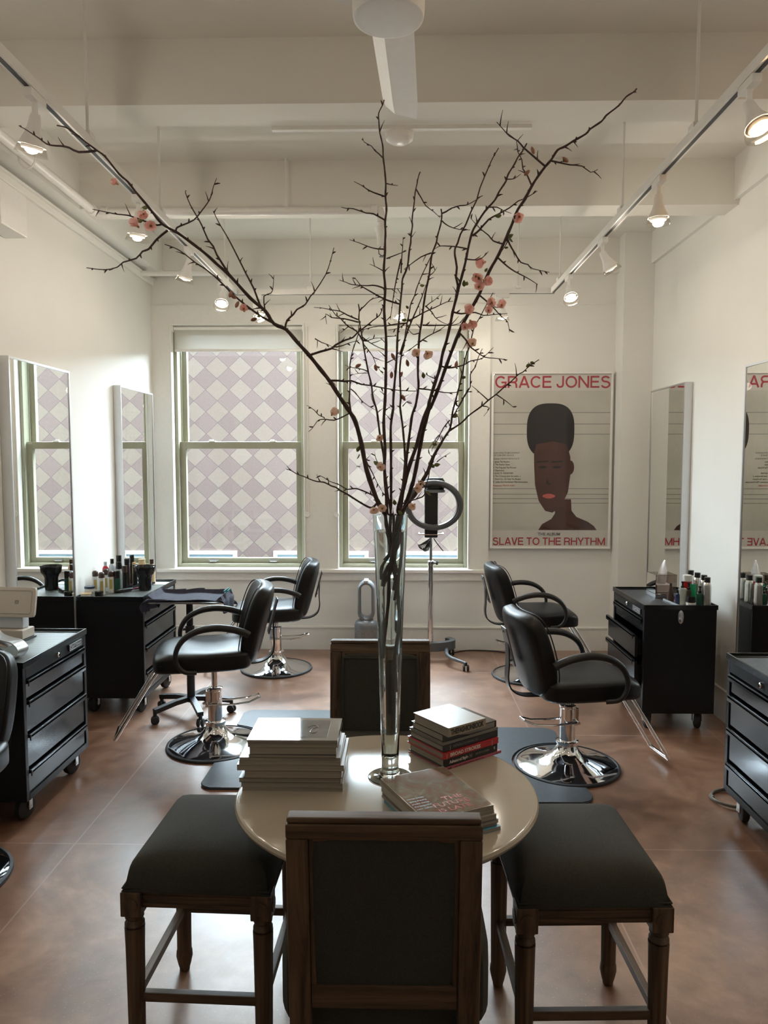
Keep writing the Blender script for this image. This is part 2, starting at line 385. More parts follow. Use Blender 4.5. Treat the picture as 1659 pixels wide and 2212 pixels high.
def frame_bars(bm, x0, x1, z0, z1, y0, y1, l, r, b_, t, rad=.003):
    add_box(bm, x0, x0 + l, y0, y1, z0, z1, rad); add_box(bm, x1 - r, x1, y0, y1, z0, z1, rad)
    add_box(bm, x0 + l, x1 - r, y0, y1, z0, z0 + b_, rad); add_box(bm, x0 + l, x1 - r, y0, y1, z1 - t, z1, rad)
def window(name, x0, x1):
    root = bpy.data.objects.new(name, None); C.objects.link(root); root['kind'] = 'structure'
    root.location = ((x0 + x1) / 2, 6.62, .735); ox, oz = root.location.x, .735
    def P(nm, bm, m, par=root, **k):
        M_ = T(-ox, -6.62, -oz)
        bm.transform(M_); o = link(nm, bm, m, par, **k); return o
    bm = BM(); frame_bars(bm, x0, x1, .737, 2.915, 6.588, 6.665, .014, .014, .004, .014); P('casing', bm, TRIM)
    bm = BM(); frame_bars(bm, x0 + .014, x1 - .014, .737, 2.905, 6.665, 6.86, .03, .03, .035, .03)
    frame_bars(bm, x0 + .04, x1 - .04, .737, 2.905, 6.76, 6.775, .012, .012, .012, .012); P('frame', bm, SAGE)
    a, c = x0 + .022, x1 - .022
    bm = BM(); frame_bars(bm, a + .012, c - .012, .765, 1.877, 6.705, 6.755, .062, .062, .055, .062); lo = P('sash', bm, SAGE)
    bm = BM(); frame_bars(bm, a + .03, c - .03, 1.835, 2.90, 6.78, 6.83, .045, .045, .045, .05); up = P('sash', bm, SAGE)
    P('glass', box(a + .07, c - .07, 6.728, 6.732, .815, 1.82), PANE, lo); P('glass', box(a + .07, c - .07, 6.803, 6.807, 1.875, 2.86), PANE, up)
    for f in (.27, .75):
        xx = a + (c - a) * f
        bm = BM(); add_box(bm, xx - .045, xx + .045, 6.697, 6.707, .792, .806, .003); add_box(bm, xx - .03, xx + .03, 6.680, 6.700, .788, .794, .002)
        P('sash_lift', bm, STEEL, lo)
        bm = BM(); add_box(bm, xx - .03, xx + .03, 6.71, 6.75, 1.877, 1.886, .002); add_cyl(bm, (xx, 6.73, 1.886), (xx, 6.73, 1.894), .013); add_box(bm, xx - .025, xx + .012, 6.722, 6.738, 1.89, 1.897, .002)
        P('sash_lock', bm, WHITEM, lo)
    return root
window('window_1', *W1); window('window_2', *W2)

def blind(x0, x1, cordx, label):
    t = thing('roller_blind', label, 'blind', ((x0 + x1) / 2, 6.66, 2.69), 0, 'roller blinds over the windows')
    ox, oy, oz = t.location
    def P(nm, bm, m, par=t): bm.transform(T(-ox, -oy, -oz)); return link(nm, bm, m, par)
    P('fabric', box(x0 + .02, x1 - .02, 6.660, 6.6615, 2.69, 2.875), BLIND)
    P('hem_bar', box(x0 + .02, x1 - .02, 6.652, 6.668, 2.676, 2.698, .004), TRIM)
    bm = BM(); add_cyl(bm, (x0 + .02, 6.655, 2.882), (x1 - .02, 6.655, 2.882), .017); P('roller', bm, TRIM)
    P('bracket', box(x0 + .002, x0 + .018, 6.62, 6.69, 2.85, 2.912), WHITE); P('bracket', box(x1 - .018, x1 - .002, 6.62, 6.69, 2.85, 2.912), WHITE)
    P('pull_cord', tube([(cordx, 6.585, 2.88), (cordx, 6.583, 1.25), (cordx + .012, 6.583, 1.235), (cordx + .02, 6.585, 1.26), (cordx + .02, 6.586, 2.88)], .0025, 6), WHITE)
    P('cord_tensioner', lathe([(0, 0), (.022, 0), (.024, .006), (.022, .012), (0, .012)], 20, dirmat((cordx + .008, 6.597, 1.225), (0, -1, 0))), WHITE)
blind(W1[0] + .005, W1[1] - .005, -0.828, 'raised white roller blind on the window beside the mirror')
blind(W2[0] + .005, W2[1] - .005, -0.565, 'raised white roller blind on the window behind the branches')

# ------------------------------------------------------------------ across the alley
bm = box(-40, 40, 10.2, 10.5, -3, 3.22)
fo = struct('exterior_facade', bm, SHING)
bm = BM(); y0, y1 = YB + .02, YB + .26  # unseen outer wall of this building, raised and darkened to shade the facade
for (a, c, z0, z1) in ((-40, 40, ZC + .12, 17.0), (-40, XL - .3, -3, ZC + .12), (XR + .3, 40, -3, ZC + .12), (XL - .3, XR + .3, -3, -.12)): add_box(bm, a, c, y0, y1, z0, z1)
struct('exterior_shade_wall', bm, mat('shade_wall_render', (.06, .055, .05), .8))
struct('exterior_ground', box(-40, 40, 6.9, 10.2, -3.1, -3.0), mat('alley_asphalt', (0.16, 0.16, 0.17), 0.8))
SKYGL = mat('facade_window_glass', (0.25, 0.36, 0.42), 0.08, spec=0.8)
def facade_window(x0, x1, label):
    t = thing('facade_window', label, 'window', ((x0 + x1) / 2, 10.2, -0.55), 0, 'windows low on the shingled wall outside')
    ox, oy, oz = t.location
    bm = BM(); frame_bars(bm, x0, x1, -.95, .45, 10.16, 10.2, .055, .055, .06, .05); bm.transform(T(-ox, -oy, -oz)); link('frame', bm, WHITEM, t)
    bm = box(x0 + .05, x1 - .05, 10.185, 10.198, -.9, .4); bm.transform(T(-ox, -oy, -oz)); link('glass', bm, SKYGL, t)
facade_window(-3.35, -2.25, 'white framed window of the shingled building, seen low through the glass beside the mirror')
facade_window(-1.74, -.42, 'white framed window of the shingled building, behind the wall between both sashes')
facade_window(.03, 1.35, 'white framed window of the shingled building, seen low behind the chrome stand')

# ------------------------------------------------------------------ mirrors
def mirror(side, y0, y1, label):
    x0 = XL if side < 0 else XR; d = -side * 1.0; z0, z1 = .30, 2.285
    t = thing('wall_mirror', label, 'mirror', (x0, (y0 + y1) / 2, z0), 0, 'tall framed mirrors on the side walls')
    def P(nm, bm, m): bm.transform(T(-x0, -(y0 + y1) / 2, -z0)); return link(nm, bm, m, t, smooth=False)
    def xb(a, c, *r): lo, hi = sorted((x0 + d * a, x0 + d * c)); return lo, hi
    a, c = xb(.002, .06); bm = BM()
    for (ya, yb, za, zb) in ((y0, y0 + .012, z0, z1), (y1 - .012, y1, z0, z1), (y0 + .012, y1 - .012, z0, z0 + .012), (y0 + .012, y1 - .012, z1 - .012, z1)): add_box(bm, a, c, ya, yb, za, zb)
    P('frame', bm, ALU)
    a, c = xb(.05, .055); P('glass', box(a, c, y0 + .012, y1 - .012, z0 + .012, z1 - .012), MIRROR)
    a, c = xb(.004, .0499); P('backing', box(a, c, y0 + .012, y1 - .012, z0 + .012, z1 - .012), PLAST)
mirror(-1, 4.045, 4.795, 'tall mirror above the cabinet with the tablet stand')
mirror(-1, 5.675, 6.42, 'tall mirror in the corner by the window, behind the bottles')
mirror(1, 5.515, 6.25, 'tall mirror in the corner by the poster, behind the tissue box')
mirror(1, 3.825, 4.57, 'tall mirror showing the poster reversed, beside the silver cans')

# ------------------------------------------------------------------ poster
RED = mat('poster_red', (0.42, 0.045, 0.06), 0.6); PW = mat('poster_white', (0.66, 0.63, 0.58), 0.6)
PG = mat('poster_grey', (0.58, 0.56, 0.49), 0.6, noise=0.12, nscale=2.2); PBLK = mat('poster_black', (0.022, 0.018, 0.018), 0.6)
PBR = mat('poster_brown', (0.085, 0.036, 0.027), 0.6, noise=0.3, nscale=5); PLINE = mat('poster_line', (0.2, 0.2, 0.19), 0.6); PLIP = mat('poster_coral', (0.55, 0.13, 0.11), 0.6)
px0, px1, pz0, pz1 = .812, 1.872, .928, 2.484; PWd, PH = px1 - px0, pz1 - pz0
t = thing('framed_poster', 'large framed music poster with red capitals above and below', 'poster', ((px0 + px1) / 2, 6.60, pz0))
MP = T(-PWd / 2, -.01, 0) @ Matrix.Rotation(R(90), 4, 'X')   # poster plane: x right, y up, z toward the room
def PP(nm, bm, m): bm.transform(MP); return link(nm, bm, m, t, smooth=False)
def pxy(u, v): return ((u - 78) / 670 * PWd, (1060 - v) / 995 * PH)
bm = BM(); f = .018
for (a, c, d0, d1) in ((0, f, 0, PH), (PWd - f, PWd, 0, PH), (f, PWd - f, 0, f), (f, PWd - f, PH - f, PH)): add_box(bm, a, c, d0, d1, -.005, .018)
PP('frame', bm, WHITEM)
pr = PP('print', box(f, PWd - f, f, PH - f, -.005, .002), PW)
def sub(nm, poly, m, lift):
    bm = prism([pxy(*p) for p in poly], .002, .002 + lift); bm.transform(MP); return link(nm, bm, m, pr, smooth=False)
sub('picture_ground', [(84, 170), (740, 170), (737, 956), (84, 956)], PG, .0006)
for v in (292, 356, 413, 720, 752, 777, 802):
    sub('ruled_line', [(84, v - 1.5), (738, v - 1.5), (738, v + 1.5), (84, v + 1.5)], PLINE, .001)
def ell(cx, cy, rx, ry, n=40, p=2.0):
    out = []
    for i in range(n):
        a = 2 * PI * i / n; ca, sa = math.cos(a), math.sin(a)
        out.append((cx + rx * math.copysign(abs(ca) ** (2 / p), ca), cy + ry * math.copysign(abs(sa) ** (2 / p), sa)))
    return out
sub('portrait_hair', ell(408, 392, 132, 152, 44, 2.8), PBLK, .0012)
sub('portrait_shoulders', [(348, 955), (368, 922), (420, 892), (440, 860), (440, 780), (528, 780), (532, 845), (560, 880), (625, 908), (658, 932), (674, 955)], PBR, .0014)
sub('portrait_ear', ell(520, 600, 22, 40), PBR, .0016)
sub('portrait_head', [(330, 470), (420, 452), (500, 470), (520, 540), (522, 640), (510, 740), (470, 826), (425, 856), (385, 846), (348, 790), (326, 700), (320, 600), (318, 520)], PBR, .0018)
for ex in (366, 446): sub('portrait_brow', [(ex - 34, 566), (ex + 30, 560), (ex + 34, 568), (ex - 30, 574)], PBLK, .0022); sub('portrait_eye', ell(ex, 598, 24, 7), PBLK, .0022)
sub('portrait_nose', [(392, 660), (404, 690), (420, 690), (404, 698), (386, 690)], PBLK, .0022)
sub('portrait_lips', ell(404, 762, 36, 14, 30, 1.6), PLIP, .0022)
def ptext(s, u0, u1, vb, capv, m, bold=.0):
    x, y = pxy(u0, vb); x1, _ = pxy(u1, vb); h = capv / 995 * PH / .70
    o = text('lettering', s, h, m, pr, None, width=x1 - x, bold=bold, depth=.0004)
    o.data.transform(MP @ T(x, y, .0034)); return o
# grotesque capitals drawn as strokes: letter -> (width, centre lines), cap height 1
def arc(cx, cy, rx, ry, a0, a1, n=22): return [(cx + rx * math.cos(R(a0 + (a1 - a0) * i / n)), cy + ry * math.sin(R(a0 + (a1 - a0) * i / n))) for i in range(n + 1)]
h_ = .07
CAPS = {'O': (.82, [arc(.41, .5, .34, .43, 0, 360, 40)]), 'C': (.76, [arc(.40, .5, .33, .43, 40, 320, 30)]), 'G': (.80, [arc(.40, .5, .33, .43, 42, 325, 30), [(.44, .46), (.80, .46)], [(.73, .46), (.73, 0)]]),
 'R': (.72, [[(h_, 0), (h_, 1)], [(h_, .93), (.42, .93)] + arc(.42, .70, .21, .23, 90, -90)[1:] + [(h_, .47)], [(.44, .47), (.54, .42), (.60, .30), (.62, .0)]]), 'A': (.72, [[(.04, 0), (.36, 1)], [(.36, 1), (.68, 0)], [(.14, .30), (.58, .30)]]),
 'E': (.64, [[(h_, 0), (h_, 1)], [(h_, .93), (.62, .93)], [(h_, .51), (.58, .51)], [(h_, .07), (.63, .07)]]), 'J': (.54, [[(.45, 1), (.45, .28)] + arc(.255, .28, .195, .21, 0, -180)[1:] + [(.06, .33)]]),
 'N': (.76, [[(h_, 0), (h_, 1)], [(.69, 0), (.69, 1)], [(h_, .98), (.69, .02)]]), 'S': (.70, [arc(.35, .725, .24, .205, 20, 270, 22) + arc(.35, .275, .27, .245, 90, -165, 22)[1:]]),
 'L': (.58, [[(h_, 0), (h_, 1)], [(h_, .07), (.57, .07)]]), 'V': (.68, [[(.04, 1), (.34, 0)], [(.34, 0), (.64, 1)]]), 'T': (.64, [[(.32, 0), (.32, 1)], [(.02, .93), (.62, .93)]]), 'H': (.74, [[(h_, 0), (h_, 1)], [(.67, 0), (.67, 1)], [(h_, .52), (.67, .52)]]),
 'Y': (.68, [[(.03, 1), (.34, .42)], [(.65, 1), (.34, .42)], [(.34, 0), (.34, .46)]]), 'M': (.88, [[(h_, 0), (h_, 1)], [(.81, 0), (.81, 1)], [(h_, .98), (.44, .03)], [(.81, .98), (.44, .03)]]), ' ': (.20, [])}
def caps(s, u0, u1, vb, capv, m, tw=.205):
    gap = .07; tot = sum(CAPS[c][0] + gap for c in s) - gap; xa, y0_ = pxy(u0, vb); xb_, _ = pxy(u1, vb); H_ = capv / 995 * PH; kx = (xb_ - xa) / tot; x = 0; bm = BM(); lay = 0
    for c in s:
        for pl in CAPS[c][1]:
            P = [Vector((xa + (x + p[0]) * kx, y0_ + p[1] * H_, .0034 + .00004 * (lay % 7))) for p in pl]; lay += 1; closed = c == 'O'; L = []
            for i, p in enumerate(P):
                a_ = P[i - 1] if i else (P[-2] if closed else P[0]); b_ = P[i + 1] if i < len(P) - 1 else (P[1] if closed else P[-1]); d = (b_ - a_); d.z = 0; d.normalize(); nn = Vector((-d.y, d.x, 0)) * tw * H_ / 2
                L.append((bm.verts.new(p + nn), bm.verts.new(p - nn)))
            for A, B in zip(L, L[1:]): bm.faces.new((A[0], A[1], B[1], B[0]))
        x += CAPS[c][0] + gap
    bm.transform(MP); bmesh.ops.recalc_face_normals(bm, faces=bm.faces[:]); return link('lettering', bm, m, pr, smooth=False)
caps('GRACE JONES', 97, 735, 154, 66, RED, .15)
caps('SLAVE TO THE RHYTHM', 92, 722, 1041, 43, RED, .15)
ptext('THE ALBUM', 345, 470, 986, 16, PLINE, .001)
for i, (s, u1, mm) in enumerate((('A 44 MINUTE BIOGRAPHY', 238, PLINE), ('OF SUBLIME GRACE', 206, PLINE), ('Contents: THE RHYTHM IN 8 ACTS', 236, PLINE), ('1  Jones The Rhythm', 182, PBLK), ('2  The Fashion Show', 184, PBLK), ('3  The Frog and The Princess', 220, PBLK), ('4  Operattack', 154, PBLK), ('5  SLAVE TO THE RHYTHM', 202, PBLK), ('6  The Crossing (ooh the action...)', 244, PBLK), ("7  Don't Cry - It's Only The Rhythm", 246, PBLK), ('8  Ladies And Gentlemen: Miss Grace Jones', 285, PBLK), ('Produced by TREVOR HORN', 212, RED))):
    ptext(s, 92, u1, (522, 536, 555, 572, 588, 605, 621, 637, 653, 670, 686, 707)[i], 9, mm, .0)
PP('glazing', box(f, PWd - f, f, PH - f, .008, .0095), pane_mat('poster_glazing', (0.97, 0.97, 0.97), 0.6))

# ------------------------------------------------------------------ ceiling fittings
def pipe(name, pts, r, label, cat='pipe'):
    return tag(link(name, tube(pts, r, 14), WHITEM), label, cat)
t = thing('sprinkler_pipe', 'white sprinkler pipe along the soffit and across the far beam', 'pipe', (-1.95, 3.0, 3.30))
def PC(nm, bm, m, par): bm.transform(T(*(-Vector(par.location)))); return link(nm, bm, m, par)
PC('pipe_run', tube([(-1.945, YF, 3.295), (-1.945, 4.78, 3.295), (-1.935, 4.81, 3.295), (-1.90, 4.82, 3.295), (-.16, 4.82, 3.295), (-.12, 4.82, 3.29), (-.11, 4.82, 3.25), (-.11, 4.82, 3.12)], .026, 14), WHITEM, t)
for (p, d) in (((-1.945, 4.77, 3.295), (0, 1, 0)), ((-1.88, 4.82, 3.295), (1, 0, 0)), ((-.16, 4.82, 3.295), (1, 0, 0)), ((-.11, 4.82, 3.24), (0, 0, 1))):
    PC('elbow_collar', lathe([(.026, -.022), (.034, -.02), (.034, .02), (.026, .022)], 18, dirmat(p, d)), WHITEM, t)
PC('hanger', add_tube(add_cyl(BM(), (-1.945, 3.95, 3.36), (-1.945, 3.95, ZC), .006), [(-1.945 + .045 * math.sin(a), 3.95, 3.295 + .06 * math.cos(a)) for a in [i * 2 * PI / 20 for i in range(20)]], .006, 6, closed=True), WHITEM, t)
PC('hanger', add_box(add_cyl(BM(), (-.72, 4.82, 3.32), (-.72, 4.82, ZC), .005), -.735, -.705, 4.80, 4.84, 3.315, 3.335), WHITEM, t)
def head(p, par, s=1.0):
    h = PC('sprinkler_head', lathe([(.05, .06), (.046, .05), (.034, .02), (.03, -.05), (.022, -.055), (.0, -.055)], 20, T(*p), cap=False), WHITEM, par)
    bm = BM()
    for s2 in (-1, 1): add_tube(bm, [(p[0] + s2 * .008, p[1], p[2] - .055), (p[0] + s2 * .022, p[1], p[2] - .07), (p[0] + s2 * .02, p[1], p[2] - .10), (p[0], p[1], p[2] - .115)], .0035, 6)
    add_lathe(bm, [(0, -.122), (.018, -.12), (.018, -.116), (0, -.115)], 14, T(*p)); bm.transform(T(*(-Vector(par.location)))); link('deflector', bm, GREYP, h)
head((-.11, 4.82, 3.125), t)
t = thing('sprinkler_pipe', 'short white sprinkler pipe from the soffit above the window corner', 'pipe', (-2.0, 6.35, 3.27))
PC('pipe_run', tube([(XL, 6.3, 3.275), (-1.53, 6.3, 3.275), (-1.495, 6.3, 3.27), (-1.48, 6.3, 3.24), (-1.478, 6.3, 3.12)], .022, 12), WHITEM, t); head((-1.478, 6.3, 3.12), t)
t = thing('wiring_channel', 'thin white wiring channel with a round detector on the near beam', 'channel', (0, 3.71, 3.33))
link('channel', box(-.62, .64, -.005, .025, -.016, .004, .003), WHITEM, t)
link('smoke_detector', lathe([(0, -.055), (.045, -.054), (.066, -.04), (.07, -.012), (.07, 0)], 28, T(.0, .06, 0)), WHITEM, t)
t = thing('wall_speaker', 'white box speaker high on the wall above the tablet cabinet', 'speaker', (XL, 4.03, 3.05))
link('housing', box(.0, .13, -.14, .14, -.11, .12, .012), WHITE, t); link('bracket', box(.0, .03, -.03, .03, .12, .16), WHITE, t)

TZ = 3.02
def track(label, a, c, rods, ends=True):
    a, c = Vector(a), Vector(c); t = thing('light_track', label, 'light track', tuple((a + c) / 2), 0, 'ceiling light tracks'); L = (c - a).length; d = (c - a).normalized(); ang = math.atan2(d.y, d.x)
    M = Matrix.Rotation(ang, 4, 'Z'); h = L / 2
    bm = BM(); add_box(bm, -h, h, -.018, .018, .0, .022); add_box(bm, -h, h, -.018, -.008, -.016, 0); add_box(bm, -h, h, .008, .018, -.016, 0); bm.transform(M); link('rail', bm, WHITEM, t, smooth=False)
    bm = box(-h, h, -.0079, .0079, -.0175, -.001); bm.transform(M); link('conductor_slot', bm, PLAST, t, smooth=False)
    for p in rods:
        q = Vector(p) - (a + c) / 2
        bm = BM(); add_cyl(bm, (q.x, q.y, .02), (q.x, q.y, ZC - TZ), .0065, n=10); add_box(bm, q.x - .022, q.x + .022, q.y - .03, q.y + .03, .018, .042, .004); add_lathe(bm, [(.03, ZC - TZ - .012), (.03, ZC - TZ)], 16, T(q.x, q.y, 0)); link('hanger_rod', bm, WHITEM, t)
track('white light track running above the bottle cabinet side', (-1.285, YF + .1, TZ), (-1.285, 5.86, TZ), [(-1.285, 3.13, 0), (-1.285, 4.06, 0), (-1.285, 5.55, 0)])
track('white light track running above the tissue box side', (1.19, YF + .1, TZ), (1.19, 5.86, TZ), [(1.19, 3.1, 0), (1.19, 4.08, 0), (1.19, 5.62, 0)])
track('white light track crossing in front of the window header', (-1.30, 5.885, TZ), (1.205, 5.885, TZ), [(-.693, 5.885, 0), (.922, 5.885, 0)])

BULB = mat('lit_bulb_face', (1, .9, .75), 0.3, emit=(1.0, 0.80, 0.55), es=3.5)
def spot(x, y, aim, label, power=1.0, amber=False):
    t = thing('track_spotlight', label, 'spotlight', (x, y, TZ - .016), 0, 'spotlights on the ceiling tracks')
    along = abs(y - 5.885) > .01
    bm = BM(); (add_box(bm, -.017, .017, -.055, .055, -.03, 0, .003) if along else add_box(bm, -.055, .055, -.017, .017, -.03, 0, .003)); add_cyl(bm, (0, 0, -.075), (0, 0, -.03), .010, n=12); link('adapter', bm, WHITE, t)
    d = Vector(aim).normalized(); j = Vector((0, 0, -.08)); M = dirmat(j, d)
    link('socket_cap', lathe([(0, -.012), (.016, -.01), (.019, .0), (.023, .035), (.031, .062)], 24, M, cap=False), WHITE, t)
    link('shade', lathe([(.031, .060), (.045, .092), (.0475, .096), (.0450, .096), (.043, .092), (.029, .064)], 28, M, cap=False), WHITE, t)
    link('shade_rim', lathe([(.0475, .0962), (.055, .118), (.057, .126), (.0535, .124), (.0450, .0962)], 28, M, cap=False), FROST, t)
    bb = link('bulb', lathe([(0, .066), (.026, .068), (.038, .100), (.036, .106), (0, .106)], 24, M), WHITE, t)
    link('bulb_face', lathe([(0, .1065), (.034, .1065), (.034, .108), (0, .109)], 24, M), BULB, bb)
    for kind, en in (('SPOT', LAMP * power * .5), ('POINT', LAMP * power * 1.5)):
        l = bpy.data.lights.new('track_and_fill_light', kind); l.energy = en; l.color = (1.0, .62, .32) if amber else (1.0, .91, .78); l.shadow_soft_size = .03
        if kind == 'SPOT': l.spot_size = R(100); l.spot_blend = .7
        o = bpy.data.objects.new('track_and_fill_light', l); C.objects.link(o); o.location = Vector((x, y, TZ - .016)) + j + d * (.15 if kind == 'SPOT' else .118); o.rotation_euler = d.to_track_quat('-Z', 'Y').to_euler()
spot(-1.285, 2.68, (-.25, .18, -1), 'track spotlight above the white wall speaker, tilted to the wall')
spot(-1.285, 3.72, (-.12, .1, -1), 'track spotlight behind the pink blossoms of the long branch')
spot(-1.285, 4.60, (-.32, .12, -1), 'track spotlight just past the blossoms, tilted to the mirror wall')
spot(-1.285, 5.46, (.05, -.62, -1), 'glowing track spotlight at the end over the corner mirror')
spot(-1.13, 5.885, (.45, -.35, -1), 'spotlight on the cross track beside a hanging pink bud')
spot(-.045, 5.885, (.5, -.25, -1), 'spotlight on the cross track behind the upright stems')
spot(.80, 5.885, (.05, .12, -1), 'spotlight on the cross track over the poster, behind pink blossoms')
spot(1.19, 5.33, (.05, -.7, -1), 'brightly glowing track spotlight above the poster corner')
spot(1.19, 4.46, (.62, .08, -1), 'track spotlight second from the cross track, tilted to the column')
spot(1.19, 3.52, (.03, .05, -1), 'track spotlight hanging straight down beside the far beam')
spot(1.19, 2.64, (.22, -.45, -1), 'amber glowing track spotlight closest to the ceiling fan side wall', 1.4, True)

# ceiling fan
t = thing('ceiling_fan', 'white ceiling fan with a flat round light hub above the branches', 'fan', (-.035, 2.43, 3.10))
link('light_disc', lathe([(0, -.004), (.10, -.004), (.11, .0), (.112, .008)], 48), mat('fan_diffuser', (.80, .80, .78), .4), t)
link('motor_housing', lathe([(.112, .008), (.114, .03), (.114, .15), (.10, .165), (.03, .175)], 48, cap=False), WHITE, t)
bm = BM(); add_cyl(bm, (0, 0, .17), (0, 0, ZC - 3.10), .016); add_lathe(bm, [(.065, ZC - 3.10), (.065, ZC - 3.14), (.03, ZC - 3.19)], 24); link('down_rod', bm, WHITE, t)
for k, a in enumerate((87, 207, 327)):
    bm = BM(); sec = [(-.075, -.012), (.03, .0), (.075, .028)]; L0, L1 = .10, .80
    rings = []
    for i in range(9):
        s = i / 8; r_ = L0 + (L1 - L0) * s; ws = 1.0 - .05 * s
        if i == 8: ws *= .9
        rings.append([bm.verts.new((r_ + (-.02 * q[0] / .075 if i == 8 else 0), q[0] * ws, q[1] + .07 + dz)) for dz in (.004, -.004) for q in (sec if dz > 0 else sec[::-1])])
    for A, B in zip(rings, rings[1:]):
        for q in range(6): bm.faces.new((A[q], A[(q + 1) % 6], B[(q + 1) % 6], B[q]))
    bm.faces.new(rings[0]); bm.faces.new(rings[-1][::-1]); bm.transform(Matrix.Rotation(R(a), 4, 'Z')); link('blade', bm, WHITE, t, smooth=False)
# ================================================================== rolling tool cabinets
BADGE = mat('badge_silver', (0.55, 0.55, 0.56), 0.35, 0.6)
def cabinet(side, xf, y0, y1, zt, depth, label, liner, open_=(), latch=False):
    """front plane at x = xf facing the middle of the room"""
    t = thing('tool_cabinet', label, 'cabinet', (xf, (y0 + y1) / 2, 0), R(90 if side < 0 else -90), 'black rolling tool cabinets')
    w2 = (y1 - y0) / 2; zb = .118
    bm = BM(); th = .02      # shell open at the front so drawers sit in it
    add_box(bm, -w2, -w2 + .03, 0, depth, zb, zt - .012, .004); add_box(bm, w2 - .03, w2, 0, depth, zb, zt - .012, .004)
    add_box(bm, -w2 + .03, w2 - .03, depth - th, depth, zb, zt - .012); add_box(bm, -w2 + .03, w2 - .03, .0, depth - th, zb, zb + .03)
    add_box(bm, -w2 + .03, w2 - .03, 0, depth - th, zt - .085, zt - .022)
    link('body', bm, BLACKS, t)
    bm = BM(); add_box(bm, -w2 - .004, w2 + .004, -.006, .004, zt - .03, zt, .002); add_box(bm, -w2 - .004, w2 + .004, depth - .004, depth + .006, zt - .03, zt, .002)
    add_box(bm, -w2 - .004, -w2 + .004, .004, depth - .004, zt - .03, zt, .002); add_box(bm, w2 - .004, w2 + .004, .004, depth - .004, zt - .03, zt, .002)
    link('top_rim', bm, BLACK, t)
    link('liner', box(-w2 + .005, w2 - .005, .005, depth - .005, zt - .022, zt - .016), liner, t)
    s = zt / .785
    link('lock', lathe([(0, .012), (.008, .012), (.0125, .008), (.013, 0), (.013, -.004)], 20, dirmat((-.0 if side < 0 else -.0, -.002, zt - .055), (0, -1, 0))), CHROME, t)
    bx = .20
    bd = link('badge', box(bx - .075, bx + .075, -.008, 0, zt - .073, zt - .037, .003), PLAST, t)
    bm = BM(); frame_bars(bm, bx - .073, bx + .073, zt - .071, zt - .039, -.0095, -.007, .003, .003, .003, .003, 0); link('badge_border', bm, BADGE, bd, smooth=False)
    text('lettering', 'CRAFTSMAN', .026, BADGE, bd, Matrix.Translation((bx - .064, -.0085, zt - .064)) @ Matrix.Rotation(R(90), 4, 'X'), width=.128, bold=.0006)
    rails = [zt - .085, zt - .185, zt - .345, zt - .515, zb + .03]
    for i in range(4):
        a, c = rails[i + 1] + .004, rails[i] - .004; o = -.05 if i in open_ else 0
        bm = BM(); add_box(bm, -w2 + .034, w2 - .034, .006 + o, .022 + o, a, c - .02, .002); add_box(bm, -w2 + .04, w2 - .04, .022 + o, depth - .06 + o, a, a + .01)
        if o: add_box(bm, w2 - .045, w2 - .04, .02 + o, depth - .1, a, c - .04); add_box(bm, -w2 + .04, -w2 + .045, .02 + o, depth - .1, a, c - .04)
        d = link('drawer', bm, BLACK, t)
        bm = BM(); add_box(bm, -w2 + .034, w2 - .034, -.012 + o, .008 + o, c - .022, c - .004, .004); add_box(bm, -w2 + .034, w2 - .034, -.012 + o, -.006 + o, c - .034, c - .008, .002)
        link('drawer_pull', bm, BLACK, d)
    if latch:
        sx = -w2 if side > 0 else w2
        sx = w2 if side > 0 else -w2
        bm = lathe([(0, 0), (1, 0), (1, .006), (.8, .009), (0, .009)], 28, dirmat((sx, depth * .50, zt - .075), (1 if sx > 0 else -1, 0, 0)) @ Matrix.Diagonal((.042, .018, 1, 1)))
        bm2 = bm; add_lathe(bm2, [(0, .028), (.008, .026), (.011, .018), (.008, .011), (.006, .006)], 16, dirmat((sx, depth * .50 - .003, zt - .092), (1 if sx > 0 else -1, 0, 0)))
        link('side_latch', bm2, STEEL, t)
    for (cx, cy) in ((-w2 + .07, .06), (w2 - .07, .06), (-w2 + .07, depth - .07), (w2 - .07, depth - .07)):
        sw = .022 if cx < 0 else -.018
        bm = BM(); add_lathe(bm, [(0, -.02), (.045, -.02), (.055, -.014), (.057, 0), (.055, .014), (.045, .02), (0, .02)], 28, dirmat((cx + sw, cy, .057), (.25, 1, 0)))
        c_ = link('caster', bm, RUBBER, t)
        bm = BM(); add_box(bm, cx - .035, cx + .035, cy - .03, cy + .03, .110, .119); add_box(bm, cx + sw - .012, cx + sw + .02, cy - .031, cy - .025, .045, .114, .003); add_box(bm, cx + sw - .02, cx + sw + .012, cy + .025, cy + .031, .045, .114, .003); add_cyl(bm, (cx + sw, cy - .033, .057), (cx + sw, cy + .033, .057), .007, n=10)
        link('caster_fork', bm, STEEL, c_)
    return t
cabinet(-1, -1.735, 3.32, 4.01, .785, .445, 'black tool cabinet with a tablet stand on its ribbed top', RIB)
cabinet(-1, -1.70, 4.83, 5.545, .81, .45, 'black tool cabinet crowded with bottles, behind the towel tray', RIB)
cabinet(1, 1.535, 4.605, 5.27, .812, .45, 'black tool cabinet with tissue box and silver cans, two drawers ajar', DLIN, (1, 2), True)
cabinet(1, 1.585, 2.86, 3.545, .79, .45, 'black tool cabinet with a bare dark top and coiled cable beside its wheel', DLIN)
t = thing('paper_sheet', 'printed white paper sheet in a clear sleeve on the side of the tablet cabinet', 'paper', (-1.94, 3.317, .52))
link('paper', box(-.13, .13, -.001, .001, -.10, .10), PW, t, smooth=False); link('clear_sleeve', box(-.15, .145, -.004, -.0035, -.125, .12), SLEEVE, t, smooth=False)

